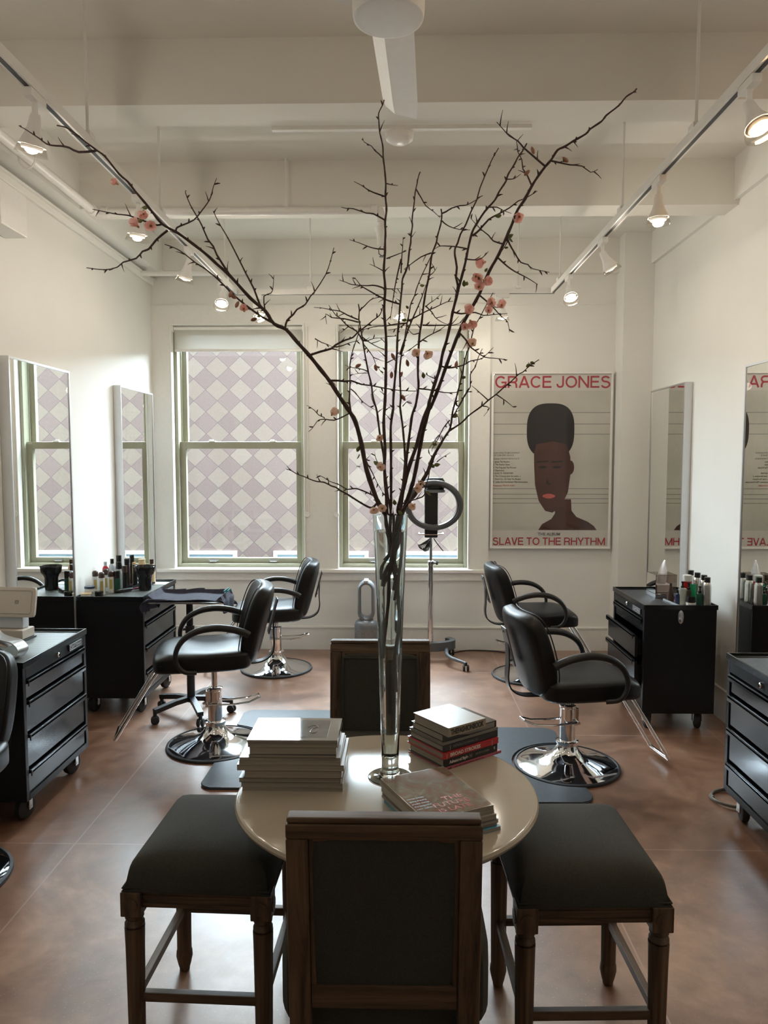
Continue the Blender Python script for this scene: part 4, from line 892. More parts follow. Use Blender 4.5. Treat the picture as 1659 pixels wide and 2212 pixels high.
# ================================================================== vase and branches (metres: x, y, z)
BRANCHES = [
 ('longest flowering quince branch, slanting up to the ceiling track with blossoms',0.0078,0.0016,[(-0.0099,2.1934,1.3800),(-0.0164,2.1963,1.4150),(-0.0233,2.2004,1.4500),(-0.0276,2.1964,1.4850),(-0.0366,2.1979,1.5200),(-0.0410,2.2000,1.5550),(-0.0490,2.1990,1.5720),(-0.0670,2.1960,1.6030),(-0.0960,2.1870,1.6900),(-0.1100,2.1790,1.7630),(-0.1270,2.1710,1.8280),(-0.1440,2.1660,1.8580),(-0.1680,2.1610,1.8940),(-0.1990,2.1530,1.9430),(-0.2290,2.1460,1.9810),(-0.2570,2.1390,2.0160),(-0.2890,2.1320,2.0510),(-0.3210,2.1250,2.0870),(-0.3540,2.1190,2.1020),(-0.3770,2.1130,2.1360),(-0.4170,2.1040,2.1700),(-0.4700,2.0910,2.2280),(-0.5030,2.0830,2.2570),(-0.5330,2.0760,2.2840),(-0.5810,2.0650,2.3200),(-0.6100,2.0590,2.3390),(-0.6460,2.0510,2.3590),(-0.6770,2.0410,2.3990),(-0.7080,2.0320,2.4360),(-0.7270,2.0250,2.4610),(-0.7470,2.0200,2.4780),(-0.7790,2.0090,2.5190),(-0.7980,2.0040,2.5330),(-0.8260,1.9970,2.5530),(-0.8500,1.9900,2.5720),(-0.8720,1.9850,2.5850),(-0.8930,1.9800,2.5880)],[(0.0032,[(-0.8010,2.0040,2.5330),(-0.8470,2.0020,2.5290),(-0.8710,2.0010,2.5400),(-0.8910,2.0000,2.5440),(-0.9120,1.9990,2.5450),(-0.9300,1.9980,2.5490),(-0.9460,1.9970,2.5610),(-0.9580,1.9970,2.5690),(-0.9810,1.9960,2.5840),(-1.0010,1.9950,2.5950)]),(0.0029,[(-0.6460,2.0510,2.3590),(-0.6590,2.0520,2.3550),(-0.7080,2.0550,2.3720),(-0.7390,2.0570,2.3830),(-0.7700,2.0590,2.3870),(-0.8030,2.0610,2.3940),(-0.8390,2.0630,2.4020)]),(0.0035,[(-0.6330,2.0590,2.3430),(-0.6660,2.0710,2.3240),(-0.6940,2.0830,2.3000),(-0.7130,2.0890,2.2960),(-0.7340,2.0970,2.2790),(-0.7750,2.1090,2.2720),(-0.7950,2.1160,2.2600),(-0.8370,2.1280,2.2560),(-0.8940,2.1440,2.2660)]),(0.0029,[(-0.6100,2.0590,2.3390),(-0.6070,2.0590,2.3500),(-0.5900,2.0580,2.3570),(-0.5590,2.0570,2.3700),(-0.5370,2.0560,2.3940),(-0.5160,2.0540,2.4200),(-0.5090,2.0540,2.4380),(-0.5040,2.0530,2.4550),(-0.4940,2.0520,2.4780)]),(0.0035,[(-0.4700,2.0910,2.2280),(-0.4780,2.0910,2.2410),(-0.5060,2.0910,2.2850),(-0.5160,2.0920,2.3090),(-0.5310,2.0920,2.3280),(-0.5470,2.0920,2.3660),(-0.5620,2.0920,2.3930),(-0.5780,2.0920,2.4210),(-0.5910,2.0930,2.4540),(-0.5890,2.0930,2.4610)]),(0.0036,[(-0.3770,2.1130,2.1360),(-0.3920,2.1140,2.1530),(-0.4090,2.1170,2.1980),(-0.4310,2.1190,2.2400),(-0.4650,2.1240,2.3080),(-0.4860,2.1260,2.3470),(-0.5080,2.1280,2.3840),(-0.5240,2.1300,2.4170)]),(0.0023,[(-0.3770,2.1130,2.1360),(-0.3780,2.1100,2.1430),(-0.3780,2.0990,2.1740),(-0.3570,2.0920,2.1810),(-0.3500,2.0870,2.1960),(-0.3460,2.0760,2.2260)]),(0.0036,[(-0.3510,2.1190,2.1010),(-0.3560,2.1190,2.1040),(-0.3870,2.1200,2.1210),(-0.4150,2.1200,2.1400),(-0.4410,2.1200,2.1600),(-0.4650,2.1200,2.1800),(-0.4970,2.1210,2.2120),(-0.5230,2.1210,2.2360),(-0.5510,2.1210,2.2580),(-0.5700,2.1210,2.2690),(-0.6040,2.1210,2.2960),(-0.6290,2.1220,2.3120),(-0.6610,2.1220,2.3240)]),(0.0035,[(-0.3210,2.1250,2.0870),(-0.3230,2.1260,2.0920),(-0.3180,2.1280,2.1130),(-0.3000,2.1300,2.1300),(-0.2900,2.1320,2.1440),(-0.2670,2.1340,2.1580),(-0.2520,2.1370,2.1820),(-0.2400,2.1380,2.1950),(-0.2100,2.1440,2.2420),(-0.1960,2.1470,2.2810),(-0.1860,2.1510,2.3200)]),(0.0035,[(-0.2570,2.1390,2.0160),(-0.2250,2.1470,2.0280),(-0.1960,2.1540,2.0370),(-0.1830,2.1570,2.0480),(-0.1570,2.1630,2.0620),(-0.1340,2.1690,2.0710),(-0.1200,2.1730,2.0860),(-0.0910,2.1810,2.1090),(-0.0770,2.1850,2.1220),(-0.0600,2.1890,2.1350),(-0.0520,2.1930,2.1490),(-0.0450,2.1980,2.1740)]),(0.0018,[(-0.2400,2.1390,2.0630),(-0.2200,2.1310,2.0510),(-0.2020,2.1230,2.0440),(-0.1890,2.1170,2.0370)]),(0.0020,[(-0.1890,2.1460,2.0400),(-0.1640,2.1410,2.0430),(-0.1440,2.1370,2.0500),(-0.1150,2.1310,2.0570)]),(0.0033,[(-0.2020,2.1530,1.9460),(-0.1730,2.1440,1.9450),(-0.1550,2.1380,1.9420),(-0.1360,2.1320,1.9430),(-0.1070,2.1220,1.9320),(-0.0800,2.1130,1.9280),(-0.0410,2.1000,1.9190),(0.0050,2.0850,1.9110),(0.0470,2.0710,1.9080)]),(0.0033,[(-0.1410,2.1660,1.8600),(-0.1450,2.1730,1.8870),(-0.1450,2.1760,1.8990),(-0.1440,2.1880,1.9510),(-0.1450,2.1980,1.9940),(-0.1370,2.2090,2.0400),(-0.1210,2.2220,2.0900),(-0.1210,2.2280,2.1180)]),(0.0021,[(-0.1400,2.1610,1.9230),(-0.1260,2.1640,1.9110),(-0.1040,2.1710,1.8850),(-0.0690,2.1790,1.8630)]),(0.0024,[(-0.1420,2.1660,1.8530),(-0.1480,2.1630,1.8510),(-0.1640,2.1550,1.8420),(-0.1870,2.1430,1.8320),(-0.2100,2.1320,1.8340),(-0.2250,2.1250,1.8330),(-0.2340,2.1190,1.8270),(-0.2460,2.1090,1.8080),(-0.2560,2.1020,1.7980)]),(0.0019,[(-0.2180,2.1610,1.8380),(-0.2180,2.1620,1.8410),(-0.2350,2.1710,1.8490),(-0.2480,2.1790,1.8630),(-0.2660,2.1890,1.8750),(-0.2730,2.1920,1.8780)]),(0.0036,[(-0.0640,2.1960,1.5880),(-0.0680,2.1970,1.5870),(-0.0820,2.2030,1.5750),(-0.1060,2.2110,1.5850),(-0.1300,2.2190,1.5990),(-0.1530,2.2270,1.6130),(-0.1760,2.2350,1.6250),(-0.1910,2.2400,1.6350),(-0.2050,2.2440,1.6390),(-0.2280,2.2520,1.6500),(-0.2500,2.2580,1.6520),(-0.2730,2.2650,1.6590),(-0.2940,2.2720,1.6680),(-0.3140,2.2780,1.6740),(-0.3330,2.2840,1.6850),(-0.3490,2.2890,1.6900)]),(0.0027,[(-0.0740,2.1960,1.6120),(-0.0780,2.1970,1.6130),(-0.0920,2.1990,1.6200),(-0.1280,2.2050,1.6330),(-0.1530,2.2080,1.6300),(-0.1720,2.2110,1.6400),(-0.1870,2.2140,1.6470),(-0.2080,2.2170,1.6540),(-0.2270,2.2200,1.6660),(-0.2390,2.2220,1.6710)]),(0.0024,[(-0.1000,2.1870,1.7270),(-0.0930,2.1900,1.7060),(-0.0780,2.1930,1.6790),(-0.0660,2.1960,1.6520),(-0.0410,2.2020,1.6100)])],[((-0.7530,2.0080,2.4520),0.016,0),((-0.6880,2.0290,2.3800),0.022,0),((-0.7100,2.0290,2.3510),0.022,0),((-0.6720,2.0390,2.3490),0.022,0),((-0.4330,2.0920,2.1370),0.021,0),((-0.1900,2.1490,1.8530),0.021,1)],[(-0.6880,2.0410,2.3990),(-0.7010,2.0410,2.3650),(-0.3940,2.1130,2.1230),(-0.1200,2.1790,1.7500),(-0.1210,2.1790,1.7290),(-0.1190,2.1870,1.7010)],[(-0.4700,2.0910,2.1780),(-0.4550,2.1040,2.1520),(-0.4100,2.1130,2.1130),(-0.4640,2.1040,2.1740)]),
 ('thin quince stem with a forked top in front of the window blind',0.0042,0.0018,[(-0.0157,2.1934,1.3000),(-0.0119,2.1993,1.3502),(-0.0204,2.2064,1.4004),(-0.0153,2.2054,1.4506),(-0.0248,2.2099,1.5008),(-0.0230,2.2150,1.5510),(-0.0360,2.2260,1.6260),(-0.0470,2.2470,1.7300),(-0.0590,2.2620,1.8010),(-0.0680,2.2770,1.8670),(-0.0800,2.2870,1.9080),(-0.0850,2.2960,1.9470),(-0.0950,2.3060,1.9880),(-0.1060,2.3200,2.0440),(-0.1130,2.3300,2.0860),(-0.1190,2.3390,2.1210),(-0.1260,2.3480,2.1550),(-0.1250,2.3550,2.1850),(-0.1280,2.3600,2.2050)],[(0.0024,[(-0.1280,2.3480,2.1470),(-0.1740,2.3640,2.1610),(-0.2140,2.3780,2.1670),(-0.2330,2.3850,2.1800),(-0.2320,2.3960,2.1500)]),(0.0024,[(-0.1290,2.3480,2.1550),(-0.1630,2.3510,2.1700),(-0.1850,2.3530,2.1820),(-0.2090,2.3550,2.1860),(-0.2360,2.3580,2.1920),(-0.2680,2.3610,2.1960)]),(0.0025,[(-0.1140,2.3300,2.0880),(-0.1330,2.3390,2.1180),(-0.1600,2.3470,2.1340),(-0.1860,2.3560,2.1620),(-0.2000,2.3600,2.1720),(-0.2130,2.3660,2.1910),(-0.2220,2.3700,2.2040)]),(0.0016,[(-0.1600,2.3480,2.1330),(-0.1840,2.3430,2.1130)]),(0.0019,[(-0.1110,2.3300,2.0880),(-0.1000,2.3310,2.0860),(-0.0770,2.3330,2.0950),(-0.0450,2.3360,2.0960)]),(0.0020,[(-0.1140,2.3300,2.0980),(-0.0910,2.3220,2.0800),(-0.0600,2.3120,2.0620),(-0.0450,2.3080,2.0590)]),(0.0022,[(-0.1100,2.3300,2.0760),(-0.1080,2.3290,2.0730),(-0.0810,2.3180,2.0370),(-0.0720,2.3120,2.0110),(-0.0470,2.3020,1.9780)]),(0.0018,[(-0.0960,2.3060,1.9850),(-0.0990,2.3050,1.9850),(-0.1270,2.3000,1.9830),(-0.1450,2.2960,1.9780)]),(0.0019,[(-0.0960,2.3060,1.9890),(-0.1110,2.2980,1.9950),(-0.1330,2.2870,1.9980),(-0.1510,2.2790,2.0000),(-0.1650,2.2710,2.0060)]),(0.0020,[(-0.1220,2.3550,2.1870),(-0.1070,2.3480,2.1980),(-0.0910,2.3390,2.2120),(-0.0720,2.3310,2.2180),(-0.0450,2.3210,2.2170)]),(0.0016,[(-0.0670,2.2770,1.8610),(-0.0550,2.2790,1.8710),(-0.0440,2.2810,1.8780)]),(0.0016,[(-0.0750,2.2770,1.8850),(-0.0830,2.2750,1.9030),(-0.0860,2.2740,1.9170)])],[((-0.0600,2.2500,1.7860),0.019,1)],[],[(-0.1270,2.3060,2.0070),(-0.0720,2.3060,2.0000)]),
 ('tallest upright quince stem, its tip touching the ceiling fan blade in view',0.0056,0.0014,[(-0.0415,2.2116,1.1200),(-0.0371,2.2078,1.2064),(-0.0302,2.2053,1.2928),(-0.0280,2.1947,1.3792),(-0.0189,2.1896,1.4656),(-0.0160,2.1850,1.5520),(-0.0340,2.1840,1.5600),(-0.0380,2.1820,1.6260),(-0.0430,2.1780,1.6920),(-0.0410,2.1750,1.7560),(-0.0450,2.1710,1.8220),(-0.0410,2.1670,1.8860),(-0.0390,2.1630,1.9400),(-0.0380,2.1590,1.9990),(-0.0380,2.1530,2.0740),(-0.0430,2.1490,2.1400),(-0.0400,2.1430,2.2050),(-0.0440,2.1400,2.2520),(-0.0410,2.1360,2.2930),(-0.0400,2.1330,2.3330),(-0.0390,2.1310,2.3530),(-0.0400,2.1290,2.3850),(-0.0360,2.1260,2.4160),(-0.0390,2.1230,2.4510),(-0.0380,2.1200,2.4840),(-0.0410,2.1170,2.5210),(-0.0450,2.1140,2.5530),(-0.0460,2.1120,2.5800),(-0.0500,2.1100,2.6000),(-0.0550,2.1080,2.6200),(-0.0570,2.1050,2.6500),(-0.0570,2.1030,2.6670),(-0.0460,2.1010,2.6880),(-0.0420,2.1000,2.7000)],[(0.0020,[(-0.0460,2.1140,2.5520),(-0.0580,2.1180,2.5650),(-0.0690,2.1210,2.5750),(-0.0780,2.1240,2.5880),(-0.0980,2.1290,2.6010),(-0.1030,2.1320,2.6140)]),(0.0022,[(-0.0400,2.1230,2.4510),(-0.0730,2.1160,2.4600),(-0.0910,2.1120,2.4680),(-0.1040,2.1090,2.4760),(-0.1260,2.1050,2.4860)]),(0.0024,[(-0.0410,2.1290,2.3890),(-0.0730,2.1190,2.4030),(-0.0920,2.1130,2.4030),(-0.1280,2.1030,2.4120),(-0.1480,2.0970,2.4110),(-0.1600,2.0930,2.4130)]),(0.0022,[(-0.0410,2.1360,2.3110),(-0.0630,2.1320,2.3110),(-0.0850,2.1270,2.3150),(-0.1120,2.1200,2.3240),(-0.1390,2.1140,2.3310)]),(0.0017,[(-0.0360,2.1200,2.4850),(-0.0210,2.1130,2.4790),(-0.0040,2.1060,2.4740)]),(0.0019,[(-0.0360,2.1360,2.2850),(-0.0030,2.1460,2.3000),(0.0200,2.1530,2.3100)]),(0.0017,[(-0.0440,2.1400,2.2510),(-0.0650,2.1370,2.2620),(-0.0840,2.1350,2.2700)]),(0.0024,[(-0.0410,2.1430,2.2030),(-0.0600,2.1510,2.2120),(-0.0770,2.1570,2.2160),(-0.0940,2.1620,2.2160),(-0.1370,2.1770,2.2230),(-0.1520,2.1830,2.2300),(-0.1740,2.1900,2.2390)]),(0.0026,[(0.0020,2.1490,2.1610),(-0.0340,2.1440,2.1710),(-0.0600,2.1410,2.1830),(-0.0810,2.1380,2.1940),(-0.1030,2.1350,2.2060),(-0.1090,2.1340,2.2100),(-0.1160,2.1330,2.2190),(-0.1260,2.1310,2.2310)]),(0.0017,[(-0.0360,2.1430,2.2030),(-0.0220,2.1500,2.2040),(0.0050,2.1620,2.2080)]),(0.0016,[(-0.0360,2.1530,2.0710),(-0.0060,2.1640,2.0740)]),(0.0017,[(-0.0360,2.1590,1.9970),(-0.0140,2.1460,2.0060),(0.0020,2.1370,2.0130)]),(0.0019,[(-0.0390,2.1780,1.6920),(-0.0570,2.1720,1.7020),(-0.0680,2.1660,1.7230),(-0.0710,2.1600,1.7410)])],[((-0.0570,2.1660,1.6980),0.020,1)],[(-0.0680,2.1780,1.7090)],[]),
 ('upright quince stem ending in a small budded tip against the far beam',0.0046,0.0016,[(-0.0167,2.1934,1.3600),(-0.0117,2.2013,1.3980),(-0.0222,2.2104,1.4360),(-0.0168,2.2114,1.4740),(-0.0274,2.2179,1.5120),(-0.0260,2.2250,1.5500),(-0.0240,2.2260,1.5910),(-0.0240,2.2290,1.6580),(-0.0240,2.2310,1.7240),(-0.0250,2.2360,1.8180),(-0.0170,2.2390,1.8750),(-0.0180,2.2390,1.8780),(-0.0160,2.2410,1.9210),(-0.0110,2.2440,1.9770),(-0.0070,2.2470,2.0340),(-0.0050,2.2500,2.0900),(-0.0010,2.2520,2.1290),(0.0020,2.2550,2.1750),(0.0080,2.2580,2.2310),(0.0100,2.2600,2.2590),(0.0240,2.2620,2.2930),(0.0300,2.2650,2.3440),(0.0340,2.2670,2.3660),(0.0350,2.2680,2.3890),(0.0390,2.2700,2.4150),(0.0380,2.2710,2.4310),(0.0400,2.2720,2.4540),(0.0440,2.2740,2.4820),(0.0470,2.2760,2.5140),(0.0520,2.2770,2.5380),(0.0570,2.2790,2.5630),(0.0620,2.2800,2.5760)],[(0.0022,[(0.0500,2.2760,2.5240),(0.0660,2.2750,2.4970),(0.0790,2.2740,2.4750),(0.1030,2.2730,2.4570),(0.1220,2.2730,2.4390)]),(0.0016,[(0.0340,2.2680,2.3780),(0.0410,2.2740,2.3900),(0.0490,2.2800,2.4020)]),(0.0022,[(0.0050,2.2600,2.2750),(0.0070,2.2560,2.3140),(0.0100,2.2520,2.3540),(0.0110,2.2490,2.3770)]),(0.0027,[(0.0050,2.2620,2.3160),(-0.0090,2.2360,2.2500),(-0.0170,2.2160,2.1980),(-0.0260,2.1870,2.1250)])],[],[],[(-0.0230,2.2440,1.9710),(-0.0180,2.2470,2.0270)]),
 ('quince stem topped by short crossing twigs, beside the cross track lamp',0.0050,0.0020,[(-0.0455,2.2116,1.3600),(-0.0445,2.2088,1.3986),(-0.0276,2.2073,1.4372),(-0.0267,2.1977,1.4758),(-0.0101,2.1936,1.5144),(-0.0050,2.1900,1.5530),(0.0030,2.1900,1.5600),(0.0100,2.1870,1.6090),(0.0180,2.1840,1.6750),(0.0240,2.1790,1.7400),(0.0310,2.1750,1.7960),(0.0380,2.1720,1.8480),(0.0470,2.1700,1.8730),(0.0520,2.1670,1.8990),(0.0560,2.1650,1.9320),(0.0540,2.1620,1.9680),(0.0550,2.1580,2.0210),(0.0580,2.1530,2.0740),(0.0640,2.1500,2.1100),(0.0700,2.1450,2.1630),(0.0770,2.1410,2.2040),(0.0850,2.1370,2.2430),(0.0910,2.1330,2.2920),(0.1030,2.1290,2.3240),(0.1070,2.1270,2.3450),(0.1120,2.1250,2.3620),(0.1170,2.1230,2.3820),(0.1180,2.1210,2.4010),(0.1160,2.1200,2.4150)],[(0.0024,[(0.1180,2.1210,2.4030),(0.1310,2.1230,2.4090),(0.1460,2.1260,2.4190),(0.1710,2.1290,2.4270),(0.1880,2.1310,2.4290),(0.2150,2.1350,2.4440),(0.2320,2.1380,2.4570)]),(0.0021,[(0.1190,2.1230,2.3840),(0.1260,2.1260,2.3780),(0.1420,2.1310,2.3700),(0.1680,2.1390,2.3650),(0.2000,2.1480,2.3660)]),(0.0023,[(0.0670,2.1500,2.1020),(0.0860,2.1450,2.1000),(0.1200,2.1370,2.0990),(0.1440,2.1310,2.0980),(0.1550,2.1290,2.0980),(0.1750,2.1240,2.1050)]),(0.0021,[(0.0590,2.1530,2.0550),(0.0810,2.1420,2.0690),(0.1120,2.1270,2.0830),(0.1330,2.1150,2.0960)]),(0.0018,[(0.0570,2.1530,2.0510),(0.0490,2.1520,2.0470),(0.0320,2.1480,2.0340),(0.0100,2.1440,2.0210)]),(0.0021,[(0.0900,2.1330,2.2990),(0.0610,2.1480,2.2920),(0.0260,2.1680,2.2720),(0.0130,2.1760,2.2650)]),(0.0017,[(0.0800,2.1370,2.2340),(0.0960,2.1430,2.2470),(0.1070,2.1480,2.2640)]),(0.0023,[(0.0570,2.1650,1.9240),(0.0950,2.1500,1.9180),(0.1270,2.1370,1.9100),(0.1610,2.1240,1.9090),(0.1730,2.1180,1.9160)]),(0.0017,[(0.0560,2.1530,2.0800),(0.0400,2.1490,2.0760),(0.0290,2.1450,2.0860),(0.0230,2.1420,2.0960)])],[((0.0510,2.1460,2.0200),0.021,1),((0.0800,2.1460,2.0220),0.020,1)],[(0.0700,2.1620,1.9610)],[(0.0240,2.1620,1.9960)]),
 ('dark quince stem with leafy side shoots crossing the window centre',0.0045,0.0014,[(-0.0182,2.1934,1.3300),(-0.0132,2.2033,1.3740),(-0.0166,2.2144,1.4180),(-0.0136,2.2174,1.4620),(-0.0148,2.2259,1.5060),(-0.0140,2.2350,1.5500),(-0.0016,2.2341,1.5560),(0.0090,2.2460,1.6230),(0.0170,2.2570,1.6910),(0.0180,2.2640,1.7310),(0.0150,2.2720,1.7750),(0.0100,2.2830,1.8270),(0.0030,2.2930,1.8790),(0.0050,2.2990,1.9080),(0.0030,2.3080,1.9550),(0.0020,2.3170,1.9970),(0.0070,2.3270,2.0450),(0.0150,2.3340,2.0740),(0.0200,2.3420,2.1140),(0.0250,2.3500,2.1470),(0.0320,2.3570,2.1810),(0.0360,2.3620,2.2050),(0.0470,2.3690,2.2300),(0.0560,2.3760,2.2600),(0.0710,2.3850,2.2980),(0.0850,2.3920,2.3280),(0.1000,2.4000,2.3610)],[(0.0025,[(0.0270,2.3500,2.1500),(0.0550,2.3360,2.1620),(0.0810,2.3240,2.1740),(0.1130,2.3090,2.1850),(0.1440,2.2950,2.1970),(0.1630,2.2860,2.1970)]),(0.0019,[(0.0820,2.3620,2.1960),(0.0950,2.3670,2.2080),(0.1130,2.3730,2.2210),(0.1330,2.3810,2.2410)]),(0.0021,[(0.0820,2.3620,2.1990),(0.1030,2.3540,2.1770),(0.1120,2.3490,2.1610),(0.1320,2.3410,2.1450),(0.1520,2.3340,2.1360)]),(0.0024,[(0.0230,2.3500,2.1440),(-0.0120,2.3510,2.1410),(-0.0400,2.3530,2.1360),(-0.0660,2.3540,2.1360),(-0.0960,2.3560,2.1300),(-0.1200,2.3570,2.1240)]),(0.0018,[(0.0140,2.3500,2.1380),(-0.0060,2.3480,2.1270),(-0.0340,2.3470,2.1220)]),(0.0030,[(0.0020,2.3270,2.0440),(0.0280,2.3050,2.1190),(0.0510,2.2890,2.1690),(0.0690,2.2760,2.2100),(0.0800,2.2650,2.2420)]),(0.0017,[(0.0110,2.2930,1.8820),(0.0200,2.2960,1.8930),(0.0310,2.2990,1.8990),(0.0400,2.3010,1.8910)])],[],[(0.0250,2.3570,2.1940),(0.0280,2.3500,2.1340),(0.0150,2.3500,2.1540),(0.0730,2.3760,2.2660)],[(0.0050,2.3170,1.9800),(0.0140,2.2990,1.9080)]),
 ('quince stem with the bent shoot rising before the wall poster',0.0066,0.0016,[(-0.0096,2.1934,1.0200),(-0.0137,2.1963,1.1264),(-0.0031,2.2004,1.2328),(-0.0080,2.1964,1.3392),(0.0030,2.1979,1.4456),(0.0020,2.2000,1.5520),(-0.0030,2.2000,1.5590),(0.0020,2.1970,1.5920),(0.0170,2.1910,1.6490),(0.0330,2.1840,1.7080),(0.0520,2.1760,1.7630),(0.0660,2.1680,1.8220),(0.0840,2.1600,1.8700),(0.0870,2.1580,1.8850),(0.1030,2.1490,1.9390),(0.1160,2.1430,1.9790),(0.1230,2.1360,2.0180),(0.1340,2.1290,2.0560),(0.1450,2.1210,2.1050),(0.1500,2.1150,2.1330),(0.1580,2.1090,2.1650),(0.1700,2.1000,2.2130),(0.1820,2.0910,2.2610),(0.1880,2.0840,2.2930),(0.1980,2.0760,2.3360),(0.2090,2.0710,2.3570),(0.2310,2.0630,2.3890),(0.2570,2.0550,2.4160),(0.2680,2.0490,2.4370),(0.2840,2.0430,2.4600),(0.2900,2.0390,2.4780),(0.3050,2.0330,2.5010),(0.3140,2.0290,2.5180),(0.3260,2.0240,2.5330),(0.3350,2.0200,2.5490)],[(0.0036,[(0.1580,2.1090,2.1710),(0.1630,2.1040,2.2010),(0.1570,2.1000,2.2240),(0.1590,2.0950,2.2490),(0.1530,2.0900,2.2810),(0.1530,2.0870,2.2970),(0.1600,2.0840,2.3120),(0.1670,2.0790,2.3340),(0.1810,2.0740,2.3580),(0.1950,2.0670,2.3920),(0.2090,2.0620,2.4190),(0.2170,2.0560,2.4490),(0.2410,2.0440,2.5050),(0.2500,2.0400,2.5230),(0.2630,2.0360,2.5440)]),(0.0031,[(0.2000,2.0760,2.3290),(0.2170,2.0780,2.3430),(0.2440,2.0840,2.3740),(0.2680,2.0870,2.3880),(0.3020,2.0930,2.4080),(0.3260,2.0960,2.4270),(0.3460,2.0990,2.4350),(0.3790,2.1040,2.4560)]),(0.0019,[(0.2440,2.0630,2.4000),(0.2630,2.0540,2.3970),(0.2790,2.0470,2.3860),(0.2990,2.0370,2.3750)]),(0.0017,[(0.2870,2.0430,2.4660),(0.3060,2.0420,2.4670),(0.3230,2.0400,2.4780)]),(0.0020,[(0.1800,2.0910,2.2710),(0.2140,2.0800,2.2650),(0.2310,2.0740,2.2730),(0.2430,2.0680,2.2850)]),(0.0021,[(0.1870,2.0840,2.2960),(0.1570,2.0770,2.3000),(0.1230,2.0690,2.3000),(0.1080,2.0650,2.2980),(0.0960,2.0620,2.2900)]),(0.0026,[(0.1540,2.1150,2.1310),(0.1750,2.1260,2.1290),(0.2150,2.1440,2.1360),(0.2400,2.1560,2.1300),(0.2670,2.1680,2.1340),(0.3130,2.1880,2.1410)]),(0.0027,[(0.1160,2.1430,1.9860),(0.1410,2.1500,1.9810),(0.1690,2.1590,1.9860),(0.1880,2.1650,1.9920),(0.2060,2.1710,2.0030),(0.2330,2.1790,2.0090),(0.2480,2.1840,2.0180),(0.2740,2.1950,2.0450)]),(0.0017,[(0.1060,2.1490,1.9490),(0.0870,2.1450,1.9570),(0.0750,2.1430,1.9620)]),(0.0016,[(0.3130,2.0290,2.5310),(0.3120,2.0360,2.5520),(0.3100,2.0400,2.5620)])],[],[(0.1800,2.1000,2.2070),(0.1870,2.1000,2.2080),(0.2680,2.0630,2.3770)],[(0.1630,2.1430,1.9890)]),
